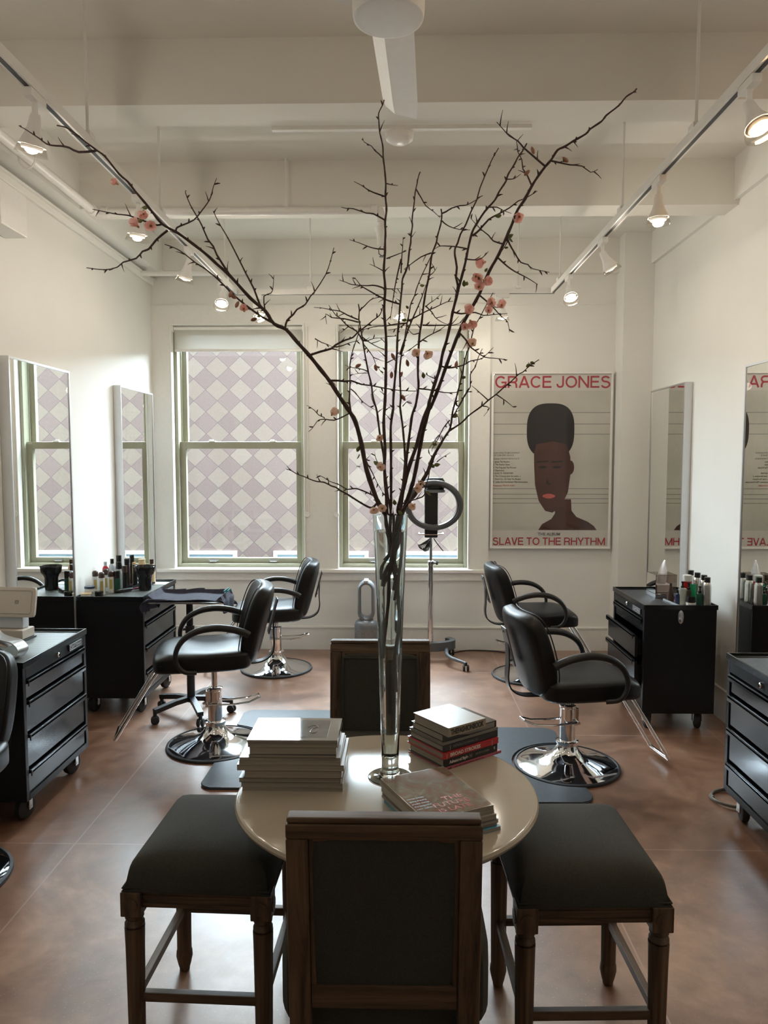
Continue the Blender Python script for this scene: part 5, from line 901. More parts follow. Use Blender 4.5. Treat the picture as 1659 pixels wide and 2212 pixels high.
 ('thick quince branch rising highest beside the hanging lamps, hung with pink blossoms',0.0064,0.0018,[(-0.0415,2.2116,1.3400),(-0.0366,2.2138,1.3822),(-0.0195,2.2173,1.4244),(-0.0159,2.2127,1.4666),(0.0022,2.2136,1.5088),(0.0090,2.2150,1.5510),(0.0114,2.2117,1.5580),(0.0330,2.2070,1.6250),(0.0430,2.2020,1.6580),(0.0530,2.1960,1.7080),(0.0630,2.1880,1.7630),(0.0740,2.1800,1.8160),(0.0870,2.1720,1.8640),(0.0930,2.1700,1.8730),(0.1150,2.1600,1.9290),(0.1350,2.1490,1.9870),(0.1560,2.1370,2.0440),(0.1760,2.1270,2.0950),(0.1990,2.1180,2.1360),(0.2240,2.1070,2.1810),(0.2480,2.0940,2.2370),(0.2720,2.0830,2.2790),(0.2930,2.0710,2.3270),(0.3050,2.0640,2.3550),(0.3190,2.0550,2.3910),(0.3380,2.0470,2.4170),(0.3520,2.0400,2.4450),(0.3670,2.0330,2.4680),(0.3850,2.0250,2.4910),(0.4000,2.0200,2.5070),(0.4140,2.0130,2.5280),(0.4320,2.0080,2.5350),(0.4520,2.0020,2.5460),(0.4820,1.9930,2.5600),(0.4930,1.9890,2.5710),(0.5190,1.9800,2.5860),(0.5300,1.9760,2.5990),(0.5580,1.9660,2.6180),(0.5740,1.9590,2.6360),(0.5910,1.9530,2.6450),(0.5980,1.9500,2.6520)],[(0.0028,[(0.3850,2.0250,2.4920),(0.3500,2.0120,2.5140),(0.3220,2.0010,2.5320),(0.3080,1.9940,2.5440),(0.2840,1.9860,2.5540),(0.2710,1.9800,2.5640),(0.2490,1.9700,2.5820)]),(0.0025,[(0.3990,2.0200,2.5040),(0.4210,2.0170,2.4980),(0.4470,2.0140,2.4910),(0.4780,2.0100,2.4860),(0.5000,2.0070,2.4690),(0.5180,2.0040,2.4750)]),(0.0024,[(0.3530,2.0400,2.4470),(0.3410,2.0530,2.4830),(0.3320,2.0590,2.4980),(0.3300,2.0690,2.5270),(0.3210,2.0780,2.5500),(0.3190,2.0850,2.5720)]),(0.0027,[(0.2920,2.0710,2.3250),(0.3010,2.0750,2.3050),(0.3150,2.0790,2.2840),(0.3330,2.0830,2.2590),(0.3530,2.0860,2.2540),(0.3670,2.0890,2.2430),(0.4140,2.0960,2.2350)]),(0.0025,[(0.2690,2.0830,2.2730),(0.2930,2.0690,2.2460),(0.3120,2.0580,2.2290),(0.3340,2.0470,2.2140),(0.3520,2.0370,2.2010),(0.3700,2.0270,2.1860)]),(0.0023,[(0.2820,2.0710,2.3050),(0.2580,2.0850,2.3170),(0.2460,2.0950,2.3350),(0.2300,2.1070,2.3520),(0.2140,2.1190,2.3720),(0.2000,2.1300,2.3920)]),(0.0025,[(0.2220,2.1070,2.1770),(0.2390,2.1000,2.1610),(0.2570,2.0930,2.1430),(0.2720,2.0860,2.1240),(0.2840,2.0800,2.1100),(0.2980,2.0750,2.0970),(0.3020,2.0660,2.0670)]),(0.0027,[(0.1690,2.1270,2.0770),(0.1890,2.1190,2.0540),(0.1970,2.1150,2.0380),(0.2130,2.1100,2.0240),(0.2380,2.1020,2.0050),(0.2640,2.0950,2.0010),(0.3000,2.0860,1.9950)]),(0.0016,[(0.4520,2.0020,2.5460),(0.4600,2.0050,2.5390),(0.4660,2.0080,2.5330)])],[((0.3240,2.0580,2.3730),0.023,0),((0.2300,2.0960,2.2620),0.022,0),((0.2110,2.0960,2.2250),0.024,0),((0.2390,2.0820,2.2100),0.023,0),((0.2200,2.0950,2.1960),0.021,0),((0.1920,2.1060,2.1320),0.023,0),((0.2020,2.1150,2.1020),0.022,0),((0.1840,2.1150,2.0890),0.018,0),((0.2570,2.0950,2.1530),0.019,0),((0.2500,2.1200,2.1360),0.017,0),((0.2860,2.1090,2.1480),0.019,0),((0.2090,2.1400,2.0470),0.022,1)],[(0.2400,2.0940,2.2420),(0.2220,2.0940,2.2180),(0.4320,2.0130,2.5010),(0.3020,2.0710,2.3260),(0.3030,2.0710,2.3140),(0.2920,2.0830,2.3000)],[(0.3520,2.0250,2.5320),(0.3380,2.0330,2.4780),(0.4360,2.0130,2.5030)]),
 ('slender quince stem passing the window edge toward the poster corner',0.0048,0.0011,[(-0.0430,2.2116,1.3400),(-0.0253,2.2092,1.3826),(-0.0235,2.2080,1.4252),(-0.0060,2.1987,1.4678),(-0.0038,2.1949,1.5104),(0.0096,2.1917,1.5530),(0.0107,2.1951,1.5670),(0.0430,2.1960,1.6090),(0.0630,2.2010,1.6490),(0.0830,2.2060,1.6820),(0.0990,2.2130,1.7240),(0.1200,2.2190,1.7610),(0.1370,2.2230,1.7870),(0.1530,2.2280,1.8140),(0.1600,2.2350,1.8610),(0.1700,2.2410,1.8980),(0.1760,2.2450,1.9210),(0.1870,2.2530,1.9660),(0.1930,2.2570,1.9920),(0.2000,2.2630,2.0290),(0.2140,2.2700,2.0640),(0.2200,2.2750,2.0930),(0.2290,2.2800,2.1220),(0.2460,2.2860,2.1520),(0.2640,2.2920,2.1870),(0.2850,2.3000,2.2250)],[(0.0022,[(0.1510,2.2280,1.8360),(0.1320,2.2170,1.8130),(0.1150,2.2040,1.7800),(0.0980,2.1920,1.7510),(0.0980,2.1890,1.7430)]),(0.0021,[(0.1600,2.2350,1.8440),(0.1730,2.2380,1.8680),(0.1900,2.2400,1.8980),(0.2100,2.2430,1.9270)]),(0.0029,[(0.1700,2.2410,1.8890),(0.1790,2.2460,1.8780),(0.2000,2.2590,1.9160),(0.2150,2.2680,1.9390),(0.2160,2.2800,1.9770),(0.2310,2.2870,1.9990),(0.2430,2.2990,2.0340),(0.2550,2.3070,2.0580)]),(0.0018,[(0.1130,2.2130,1.7120),(0.1260,2.2070,1.7230),(0.1520,2.1950,1.7400)]),(0.0018,[(0.1190,2.2230,1.7920),(0.1080,2.2210,1.7780),(0.0870,2.2170,1.7480)])],[((0.0520,2.1890,1.6350),0.020,1),((0.0630,2.2040,1.6510),0.018,1),((0.0420,2.1790,1.5840),0.018,1)],[(0.0830,2.2060,1.6790),(0.0990,2.2130,1.7010),(0.0950,2.2130,1.7090),(0.0870,2.2010,1.6180),(0.1140,2.2130,1.7040),(0.1690,2.2350,1.8500),(0.1060,2.2190,1.7640),(0.1920,2.2530,1.9660)],[]),
 ('quince branch reaching out sideways across the poster title',0.0042,0.0012,[(-0.0355,2.2116,1.3600),(-0.0237,2.2161,1.3980),(-0.0207,2.2219,1.4360),(-0.0072,2.2194,1.4740),(-0.0058,2.2226,1.5120),(0.0055,2.2263,1.5500),(0.0093,2.2191,1.5670),(0.0490,2.2170,1.6120),(0.0690,2.2080,1.6510),(0.0880,2.1990,1.6840),(0.1030,2.1870,1.7280),(0.1230,2.1750,1.7660),(0.1380,2.1670,1.7920),(0.1460,2.1630,1.8020),(0.1800,2.1510,1.8250),(0.2010,2.1420,1.8460),(0.2340,2.1290,1.8700),(0.2530,2.1210,1.8870),(0.2740,2.1120,1.9030),(0.2970,2.1010,1.9240),(0.3110,2.0940,1.9350),(0.3310,2.0840,1.9550),(0.3430,2.0790,1.9610),(0.3600,2.0710,1.9770),(0.3830,2.0600,1.9920)],[(0.0019,[(0.2530,2.1210,1.8860),(0.2230,2.1340,1.9150),(0.2070,2.1410,1.9300)]),(0.0019,[(0.2740,2.1120,1.9020),(0.3010,2.1030,1.8820),(0.3200,2.0960,1.8650)]),(0.0018,[(0.2380,2.1290,1.8710),(0.2560,2.1230,1.8650),(0.2390,2.1140,1.8410)]),(0.0017,[(0.3430,2.0790,1.9610),(0.3540,2.0830,1.9710),(0.3590,2.0870,1.9890)]),(0.0017,[(0.1730,2.1510,1.8210),(0.1710,2.1590,1.8400),(0.1620,2.1670,1.8570)])],[],[(0.3560,2.0710,1.9780),(0.3670,2.0710,1.9840)],[]),
 ('short curved quince shoot with a pale leaf over the vase rim',0.0032,0.0012,[(-0.0398,2.2116,1.4200),(-0.0248,2.2070,1.4470),(-0.0243,2.2037,1.4740),(-0.0085,2.1923,1.5010),(-0.0085,2.1864,1.5280),(0.0035,2.1810,1.5550),(0.0057,2.1840,1.5680),(0.0067,2.1857,1.5880),(0.0680,2.1510,1.6110),(0.0750,2.1440,1.6320),(0.0800,2.1380,1.6510),(0.0860,2.1290,1.6760),(0.0900,2.1200,1.7030)],[],[((-0.0740,2.1580,1.5740),0.019,1),((-0.0490,2.1720,1.5750),0.019,1)],[(0.0830,2.1440,1.6200),(0.0030,2.1700,1.5640),(-0.0130,2.1700,1.5930)],[]),
]
def build_branch(label, r0, r1, main, twigs, flowers, leaves, buds, idx):
    t = thing('quince_branch', label, 'branch', main[0], 0, 'quince branches in the glass vase'); O = Vector(main[0]); rnd = random.Random(idx)
    bm = BM(); P = [Vector(p) - O for p in main]; SP = smooth_pts(P, 3); n = len(SP)
    rad = [r0 + (r1 - r0) * max(0, (i / (n - 1) - .12) / .88) ** .9 for i in range(n)]
    rad = [r_ * (.72 if SP[i].z + O.z < 1.56 else 1.0) for i, r_ in enumerate(rad)]
    rad = [r_ * (1 + .10 * math.sin(i * 1.7 + idx)) for i, r_ in enumerate(rad)]
    add_tube(bm, SP, rad, 8)
    def spurs(pts, r_, every):
        acc = rnd.uniform(0, every)
        for a, c in zip(pts, pts[1:]):
            acc += (c - a).length
            if acc > every:
                acc = rnd.uniform(0, every * .4); d = (c - a).normalized(); s = d.orthogonal().normalized(); s.rotate(Matrix.Rotation(rnd.uniform(0, 6.28), 3, d))
                q = a.lerp(c, rnd.random()); L = rnd.uniform(.006, .014) if rnd.random() < .75 else rnd.uniform(.016, .030)
                e = q + s * L + d * L * .7; add_tube(bm, [q, q + (e - q) * .55 + d * .001, e], [max(.0012, r_ * .7), .0022 if L < .015 else .0011, .0005], 5)
    spurs(SP[15:], (r0 + r1) / 2, .045)
    for (tr, tp) in twigs:
        Q = [Vector(p) - O for p in tp]; Q = smooth_pts(Q, 2); m_ = len(Q); add_tube(bm, Q, [tr * (1 - .68 * i / (m_ - 1)) for i in range(m_)], 6); spurs(Q, tr, .03)
    link('stem', bm, BARK, t)
    for (p, s, kind) in flowers:
        bm = BM(); ax = Vector((rnd.uniform(-.6, .6), rnd.uniform(-1, -.2), rnd.uniform(-.7, .5))).normalized(); M0 = dirmat(Vector(p) - O, ax)
        for k in range(5):
            a = 2 * PI * k / 5 + rnd.uniform(-.15, .15); op = rnd.uniform(.25, .75); L = s * rnd.uniform(.95, 1.1); Wd = s * .60
            g = []
            for i in range(8):
                u_ = i / 7; row = []; wid = Wd * (.22 + .78 * math.sin(PI / 2 * min(1, u_ * 1.5))) * math.sqrt(max(.02, 1 - max(0, (u_ - .55) / .47) ** 2))
                th = op * (.35 + .75 * u_)
                for j in range(7):
                    v_ = j / 3 - 1; wv = wid * v_; cup = .30 * Wd * v_ * v_ * u_
                    x = L * u_ * math.sin(th) + .06 * s - cup * .5; z = L * u_ * math.cos(th) + cup * .4 + .03 * s * math.sin(7 * v_ + k)
                    row.append(bm.verts.new(M0 @ Vector((x * math.cos(a) - wv * math.sin(a), x * math.sin(a) + wv * math.cos(a), z - .3 * s))))
                g.append(row)
            for i in range(7):
                for j in range(6): bm.faces.new((g[i][j], g[i + 1][j], g[i + 1][j + 1], g[i][j + 1]))
        fo_ = link('blossom', bm, PETALW if kind else PETAL, t)
        bm = BM(); add_lathe(bm, [(0, -.62 * s), (.10 * s, -.56 * s), (.17 * s, -.40 * s), (.12 * s, -.28 * s), (0, -.26 * s)], 10, M0)
        for k in range(6):
            a = k; add_tube(bm, [M0 @ Vector((0, 0, -.28 * s)), M0 @ Vector((.12 * s * math.cos(a), .12 * s * math.sin(a), .12 * s))], [.0008, .0012], 4)
        link('stamens', bm, mat('stamen_yellow', (.45, .36, .12), .6), fo_)
    def leaf(p, L, m, nm):
        bm = BM(); d = Vector((rnd.uniform(-1, 1), rnd.uniform(-.5, .5), rnd.uniform(-.4, 1))).normalized(); M0 = dirmat(Vector(p) - O, d); prof = []
        rows = []
        for i in range(7):
            u_ = i / 6; wv = L * .28 * math.sin(PI * u_ ** .8) + .0004
            rows.append([bm.verts.new(M0 @ Vector((v_ * wv, .25 * abs(v_) * wv + .15 * L * u_ * u_, L * (u_ - .5)))) for v_ in (-1, -.5, 0, .5, 1)])
        for A, B in zip(rows, rows[1:]):
            for j in range(4): bm.faces.new((A[j], A[j + 1], B[j + 1], B[j]))
        o = link(nm, bm, m, t); md = o.modifiers.new('thickness', 'SOLIDIFY'); md.thickness = .0008
    for p in leaves: leaf(p, rnd.uniform(.013, .021), LEAFM, 'leaf')
    for p in buds:
        bm = BM(); d = Vector((rnd.uniform(-.6, .6), 0, rnd.uniform(.2, 1))); add_lathe(bm, [(0, -.010), (.004, -.006), (.0055, 0), (.004, .007), (0, .012)], 10, dirmat(Vector(p) - O, d)); link('bud', bm, BUDM, t)
for i, args in enumerate(BRANCHES): build_branch(*args, i)

VX, VY = -.026, 2.205
outer = [(0, .7505), (.066, .7505), (.0675, .752), (.066, .7535), (.05, .7548), (.038, .7575), (.030, .764), (.0268, .775), (.0258, .79), (.0262, .81), (.029, .90), (.0345, 1.10), (.0415, 1.30), (.0525, 1.553), (.0525, 1.556)]
inner = [(.0505, 1.556), (.0502, 1.553), (.0390, 1.30), (.0320, 1.10), (.0265, .90), (.0238, .824), (.02, .815), (.01, .811), (0, .810)]
v_ = link('glass_vase', lathe([(r_, z) for r_, z in outer + inner], 64, cap=False), GLASS, loc=(VX, VY, 0)); tag(v_, 'tall flared clear glass vase holding the quince branches', 'vase')
wz = 1.506
wat = [(0, .8115), (.0098, .8125), (.0194, .8165), (.0230, .825), (.0258, .90), (.0313, 1.10), (.0383, 1.30), (.0383 + (.0495 - .0383) * (wz - 1.30) / .253, wz - .001), (.0460, wz), (0, wz)]
tag(link('vase_water', lathe(wat, 64), WATER, loc=(VX, VY, 0)), 'clear water filling the tall glass vase', 'water', kind='stuff')

# ================================================================== books
COV = {}
def cover(col, rough=.3):
    k = 'book_cover_%03d_%03d_%03d' % tuple(int(c * 999) for c in col)
    return mat(k, col, rough, noise=.04)
def book(label, cx, cy, z0, z1, sx, sy, rz, col, group, board=.0022, inset=.005, spine='-y', name='book', pages=PAPER, topcol=None, rough=.3):
    """sx along local x (the spine side when spine is -y)"""
    t = thing(name, label, 'book' if name == 'book' else 'magazine', (cx, cy, z0), rz, group); h = z1 - z0 - .0004; m = cover(col, rough); i4 = {s: inset for s in ('-x', '+x', '-y', '+y')}
    bm = BM(); add_box(bm, -sx / 2, sx / 2, -sy / 2, sy / 2, 0, board, .0006, 1); add_box(bm, -sx / 2, sx / 2, -sy / 2, sy / 2, h - board, h, .0006, 1)
    if spine: 
        a = {'-y': (-sx / 2, sx / 2, -sy / 2, -sy / 2 + board), '+x': (sx / 2 - board, sx / 2, -sy / 2, sy / 2), '-x': (-sx / 2, -sx / 2 + board, -sy / 2, sy / 2), '+y': (-sx / 2, sx / 2, sy / 2 - board, sy / 2)}[spine]
        add_box(bm, *a, board * .5, h - board * .5); i4[spine] = board
    link('cover', bm, m, t, smooth=False)
    link('pages', box(-sx / 2 + i4['-x'], sx / 2 - i4['+x'], -sy / 2 + i4['-y'], sy / 2 - i4['+y'], board, h - board), pages, t, smooth=False)
    return t, h
PAGE, nt, b = nodes('page_edges'); tc = nt.nodes.new('ShaderNodeTexCoord'); mp = nt.nodes.new('ShaderNodeMapping'); mp.inputs['Scale'].default_value = (2, 2, 900); nt.links.new(tc.outputs['Object'], mp.inputs['Vector'])
n = noise(nt, 1.0, 3, .6, mp.outputs[0]); r = ramp(nt, n.outputs['Fac'], [(.3, (.22, .19, .155)), (.7, (.36, .32, .265))]); nt.links.new(r.outputs['Color'], b.inputs['Base Color']); b.inputs['Roughness'].default_value = .8
GL = 'large magazines and books stacked on the table beside the vase'
def lx(u): return -.443 + (u - 190) * .000227
CREAM, TAN, DARK, DRED = (.36, .32, .27), (.28, .25, .205), (.05, .045, .045), (.10, .02, .02)
rows = [(.7500, .762, 120, 1425, .205, TAN, 'bottom cream paged magazine of the tallest stack'), (.762, .775, 105, 1425, .205, CREAM, 'second lowest cream book of the tallest stack, slightly wider than the one below'),
        (.775, .789, 78, 1395, .21, DARK, 'dark covered book sticking out low in the tallest stack'), (.789, .812, 155, 1410, .19, DRED, 'thick book with dark red covers in the middle of the tallest stack'),
        (.812, .830, 55, 1440, .215, CREAM, 'widest cream book in the middle of the tallest stack'), (.830, .843, 85, 1400, .205, TAN, 'magazine lying directly on the widest cream book'),
        (.843, .851, 85, 1390, .20, CREAM, 'thin pale magazine under the slightly narrower thin one, tallest stack'), (.851, .860, 210, 1340, .19, DARK, 'thin magazine with a black band, narrower than those below'),
        (.860, .881, 215, 1335, .185, TAN, 'thick tan paged magazine third from the top of the tallest stack'), (.881, .895, 195, 1355, .185, TAN, 'magazine second from the top, under the drawing cover')]
for (z0, z1, u0, u1, dp, col, lab) in rows:
    x0, x1 = lx(u0), lx(u1); book(lab, (x0 + x1) / 2, 2.101 + dp / 2 + random.uniform(-.003, .003), z0, z1, x1 - x0, dp, R(random.uniform(-.6, .6)), col, GL, board=.0009, inset=.0012, spine='+x', name='magazine', pages=PAGE)
tb, h = book('top magazine of the tallest stack, pale cover with a small grey picture', -.311, 2.193, .895, .9035, .266, .187, 0, (.21, .195, .175), GL, board=.0008, inset=.002, spine='+x', name='magazine', pages=PAGE, rough=.05)
GP = mat('cover_picture_grey', (.10, .10, .10), .05, noise=.4, nscale=9)
cp = link('cover_picture', box(-.066, .100, -.070, .074, h, h + .0003), GP, tb, smooth=False)
INK = mat('printed_ink', (.10, .09, .08), .3)
bm = BM(); add_tube(bm, smooth_pts([(.035, .012, 0), (.05, .03, 0), (.066, .014, 0), (.05, -.002, 0), (.045, -.03, 0), (.06, -.036, 0), (.066, -.018, 0)], 4), .0012, 5); bm.transform(T(0, 0, h + .0004)); link('line_drawing', bm, INK, cp)
# books with their spines toward us
GB = 'books piled on the table under the cream fashion book'
ang = R(37); U = Vector((math.cos(ang), math.sin(ang))); V = Vector((-math.sin(ang), math.cos(ang)))
def spined(label, z0, z1, sx, sy, du, dv, col, title=None, tcol=None, tx=.12, tw=.6, cap=.6, board=.0025, extra=(), rough=.3, pages=PAGE):
    c = Vector((.144, 2.250)) + U * (du + sx / 2) + V * (dv + sy / 2)
    t, h = book(label, c.x, c.y, z0, z1, sx, sy, ang, col, GB, board=board, inset=.004, spine='-y', pages=pages, rough=rough)
    for (s, fx, fw, fc, fz, mm, bo) in ([(title, tx, tw, cap, .5, tcol, .0006)] if title else []) + list(extra):
        size = h * fc / .70
        text('lettering', s, size, mm, t, T(-sx / 2 + sx * fx, -sy / 2 - .0003, h * fz - h * fc / 2) @ Matrix.Rotation(R(90), 4, 'X'), width=sx * fw, bold=bo * (size / .02))
    return t, h, sx, sy
LW = mat('spine_white', (.62, .58, .53), .4); LK = mat('spine_black', (.02, .018, .018), .4); LG = mat('spine_grey', (.2, .19, .17), .4)
spined('pink spined book at the bottom of the book pile', .7500, .7595, .245, .185, .0, .0, (.42, .10, .15), None, extra=[('p.s. the style of now and then', .17, .5, .45, .5, LK, .0), ('W', .90, .03, .45, .5, LK, .0), ('ad', .06, .05, .55, .5, LK, .001)])
spined('black book titled Advanced Style above the pink one', .7595, .786, .232, .178, -.003, .002, (.022, .019, .018), 'Advanced Style', LW, .10, .34, .36, extra=[('H', .47, .045, .5, .5, LG, .0004), ('ARI SETH COHEN', .58, .26, .24, .52, LG, .0), ('E', .93, .022, .3, .55, LW, .0004)], board=.003)
spined('red book titled Broad Strokes', .786, .807, .237, .186, -.006, .0, (.42, .022, .03), 'BROAD STROKES', LW, .12, .54, .52, extra=[('|', .06, .004, .6, .5, LW, 0), ('|', .88, .004, .7, .5, LW, 0)])
spined('black spined book with pale pages above the red one', .807, .828, .236, .172, -.002, .006, (.018, .017, .017), None, extra=[('THE WORLD ACCORDING TO', .17, .45, .26, .55, LG, 0), ('|', .12, .004, .6, .5, LW, 0)])
spined('slim grey book near the top of the book pile', .828, .838, .238, .172, -.002, .008, (.17, .16, .14), None, board=.0015)
td, h, sx, sy = spined('dark glossy paperback directly under the cream fashion book', .838, .860, .232, .160, .001, .012, (.03, .026, .022), None, extra=[('The Fashion System', .55, .33, .20, .62, LG, 0)], board=.0012, rough=.12)
bm = prism([(-.05, -.002), (.0, -.009), (sx * .46, -.0085), (sx * .46, .008), (.0, .008)], 0, .0003, Matrix.Translation((0, -sy / 2 - .0004, h * .5)) @ Matrix.Rotation(R(90), 4, 'X')); link('spine_swoosh', bm, LG, td, smooth=False)
tf, h, sx, sy = spined('cream book titled The Fashion Book on top of the pile', .860, .889, .158, .178, .004, -.012, (.30, .25, .185), 'THEFASHIONBOOK', LK, .06, .88, .58, board=.001)
OC = mat('cover_lettering_taupe', (.33, .28, .22), .2)
text('lettering', 'The', .05, OC, tf, T(-.05, .005, h + .0001) , sx=1.0, bold=.0005); text('lettering', 'OOK', .055, OC, tf, T(-.06, .045, h + .0001), width=.12, bold=.0004)
# magazine pile at the front edge
GM = 'magazines piled beside the dining chair back'
mc = Vector((.102, 1.972)); ma = R(26)
specs = [(.7500, .7605, (.10, .30, .42), 'bottom magazine of the low pile with a blue cover edge', .012), (.7605, .768, (.27, .245, .205), 'thin magazine lying on the blue edged one', .004), (.768, .777, (.10, .09, .09), 'dark edged magazine in the middle of the low pile', .007), (.777, .791, (.32, .29, .25), 'thick pale magazine in the low pile', .003), (.791, .800, (.30, .27, .23), 'magazine second from the top of the low pile', -.002)]
for (z0, z1, col, lab, off) in specs:
    book(lab, mc.x + off, mc.y - off, z0, z1, .207, .275, ma + R(off * 120), col, GM, board=.0008, inset=.001, spine='-x', name='magazine', pages=PAGE)
MAGC, nt, b = nodes('glossy_magazine_cover'); tc = nt.nodes.new('ShaderNodeTexCoord'); n = noise(nt, 15, 4, .6, tc.outputs['Object'], 1.2)
r = ramp(nt, n.outputs['Fac'], [(.28, (.13, .03, .025)), (.42, (.14, .07, .045)), (.52, (.13, .105, .075)), (.66, (.20, .175, .14)), (.8, (.05, .045, .04))]); nt.links.new(r.outputs['Color'], b.inputs['Base Color']); b.inputs['Roughness'].default_value = .05
tm, h = book('glossy magazine on top of the low pile, red lettering The Future', mc.x - .002, mc.y + .003, .800, .812, .205, .272, ma, (.24, .20, .16), GM, board=.0008, inset=.001, spine='-x', name='magazine', pages=PAGE, rough=.1)
cp = link('cover_picture', box(-.1, .1, -.133, .133, h, h + .0003), MAGC, tm, smooth=False)
MR2 = mat('magazine_red', (.42, .05, .05), .15)
for (s, x, y, wd, sz) in (('THE', -.005, -.060, .060, .030), ('FUTURE', -.045, -.088, .105, .030), ('IS LATE', -.045, -.116, .095, .028)): text('lettering', s, sz, MR2, cp, T(x, y, h + .0004), width=wd)
for k in range(5): text('lettering', ('interview portfolio', 'spring dressing', 'studio notes', 'the long read', 'new colour')[k], .009, INK, cp, T(-.095, -.02 - .015 * k, h + .0004), width=.05)

# ================================================================== things on the cabinets
def bottle(name, label, cat, x, y, z, parts, group=None, n=28):
    """parts: (part name, profile, material)"""
    t = thing(name, label, cat, (x, y, z), 0, group)
    for nm, prof, m in parts: link(nm, lathe(prof, n), m, t)
    return t
WB = mat('bottle_white', (.60, .60, .57), .35); GOLD = mat('label_gold', (.46, .36, .13), .4, .3); GRN = mat('bottle_dark_green', (.012, .055, .035), .25); BLKB = mat('bottle_black', (.012, .012, .012), .25)
AMB = mat('bottle_amber', (.55, .34, .12), .3); CRM = mat('bottle_cream', (.66, .52, .32), .35); REDB = mat('bottle_red', (.45, .02, .02), .3); CLR = mat('bottle_clear', (.50, .54, .58), .15, spec=.8); GRB = mat('tube_green', (.0, .22, .08), .3); SIL = mat('can_silver', (.70, .69, .66), .28, 1.0); TRN = mat('smoked_clear', (.42, .45, .42), .1, spec=.8); BRN = mat('bottle_brown', (.05, .03, .022), .3)
ZL = .795
def cyl_can(r_, h0, h1, dome=True, cr=None):
    cr = cr or r_ * .97
    return [(0, h0), (cr, h0), (cr, h0 + (h1 - h0) * .65), (cr * .8, h1 - .004), (cr * .5, h1), (0, h1)] if dome else [(0, h0), (cr, h0), (cr, h1 - .002), (cr * .95, h1), (0, h1)]
def can(r_, hb): return [(0, 0), (r_ * .96, 0), (r_, .003), (r_, hb - .006), (r_ * .9, hb), (0, hb)]
GC = 'spray cans with gold labels on the bottle cabinet'
for (x, y, hh, lab) in ((-2.105, 5.05, .155, 'white spray can with dark cap standing behind the jars'), (-2.055, 5.11, .158, 'white spray can with gold label, behind the front pair of cans'), (-2.035, 4.985, .155, 'white spray can with gold label, in front of the others'), (-1.998, 5.055, .152, 'white spray can with gold label beside the dark green can')):
    t = bottle('spray_can', lab, 'can', x, y, ZL, [('body', can(.021, hh * .74), WB), ('cap', cyl_can(.0205, hh * .745, hh), BRN)], GC)
    bm = BM(); L_ = [[bm.verts.new((.0214 * math.cos(R(a)), .0214 * math.sin(R(a)), z)) for z in (.03, .095)] for a in range(-98, -34, 8)]
    for A_, B_ in zip(L_, L_[1:]): bm.faces.new((A_[0], B_[0], B_[1], A_[1]))
    link('label', bm, GOLD, t.children[0])
bottle('spray_can', 'dark green can with black cap beside the gold label cans', 'can', -1.962, 5.07, ZL, [('body', can(.022, .10), GRN), ('cap', cyl_can(.0215, .10, .15, False), BLKB)])
GT = 'tall bottles at the back of the bottle cabinet'
def tallb(x, y, r_, hb, hc, m, mc, lab, neck=.5, nm='bottle'):
    return bottle(nm, lab, 'bottle', x, y, ZL, [('body', [(0, 0), (r_ * .95, 0), (r_, .004), (r_, hb - .03), (r_ * .85, hb - .012), (r_ * neck, hb), (0, hb)], m), ('cap', cyl_can(r_ * neck, hb + .0005, hc, False, r_ * neck * 1.05), mc)], GT)
tallb(-2.125, 5.28, .022, .155, .185, REDB, CLR, 'red bottle standing against the wall among the tall bottles')
tallb(-2.08, 5.29, .024, .17, .205, CLR, BLKB, 'clear bottle with dark cap beside the red one')
tallb(-2.045, 5.33, .024, .17, .225, BLKB, BLKB, 'tallest black bottle in the bottle cluster', .75)
tallb(-2.01, 5.235, .023, .14, .19, TRN, BLKB, 'smoky bottle with a square black cap above the green can', .8)
tallb(-1.955, 5.20, .017, .12, .168, BLKB, BRN, 'slim black tube bottle beside the comb tray', .95)
tallb(-1.975, 5.30, .019, .16, .205, BRN, BLKB, 'slim brown bottle behind the slim black one', .9)
tallb(-1.93, 5.32, .014, .16, .175, AMB, AMB, 'slim amber tube leaning among the dark bottles', .9)
tallb(-1.905, 5.27, .016, .12, .168, BLKB, BRN, 'slim black bottle closest to the amber tube', .95)
tallb(-1.985, 5.43, .020, .16, .215, BLKB, BLKB, 'dark capped bottle at the far back by the mirror', .8)
tallb(-1.90, 5.40, .027, .185, .19, CRM, CRM, 'wide honey coloured bottle in the bottle cluster', .9)
tallb(-1.835, 5.42, .026, .15, .185, CRM, BRN, 'cream pump bottle with brown cap behind the black cup', .55)
tj = bottle('cosmetic_jar', 'navy lidded jar stacked on the white tub', 'jar', -2.10, 4.94, ZL + .028, [('body', [(0, 0), (.032, 0), (.033, .003), (.033, .022), (0, .022)], WB), ('lid', [(0, .0225), (.034, .0225), (.034, .036), (.032, .038), (0, .038)], mat('lid_navy', (.03, .045, .08), .3))])
bottle('cosmetic_jar', 'low white tub at the corner of the bottle cabinet', 'jar', -2.108, 4.90, ZL, [('body', [(0, 0), (.034, 0), (.036, .004), (.036, .018), (0, .018)], WB), ('lid', [(0, .0185), (.037, .0185), (.037, .026), (.035, .0275), (0, .0275)], CRM)])
bottle('cosmetic_jar', 'small black jar beside the white tub', 'jar', -2.03, 4.925, ZL, [('body', [(0, 0), (.026, 0), (.027, .003), (.027, .02), (0, .02)], BLKB), ('lid', [(0, .0205), (.028, .0205), (.028, .033), (0, .034)], BLKB)])
t = thing('tint_cup', 'flared black cup standing alone on the bottle cabinet', 'cup', (-1.80, 5.17, ZL))
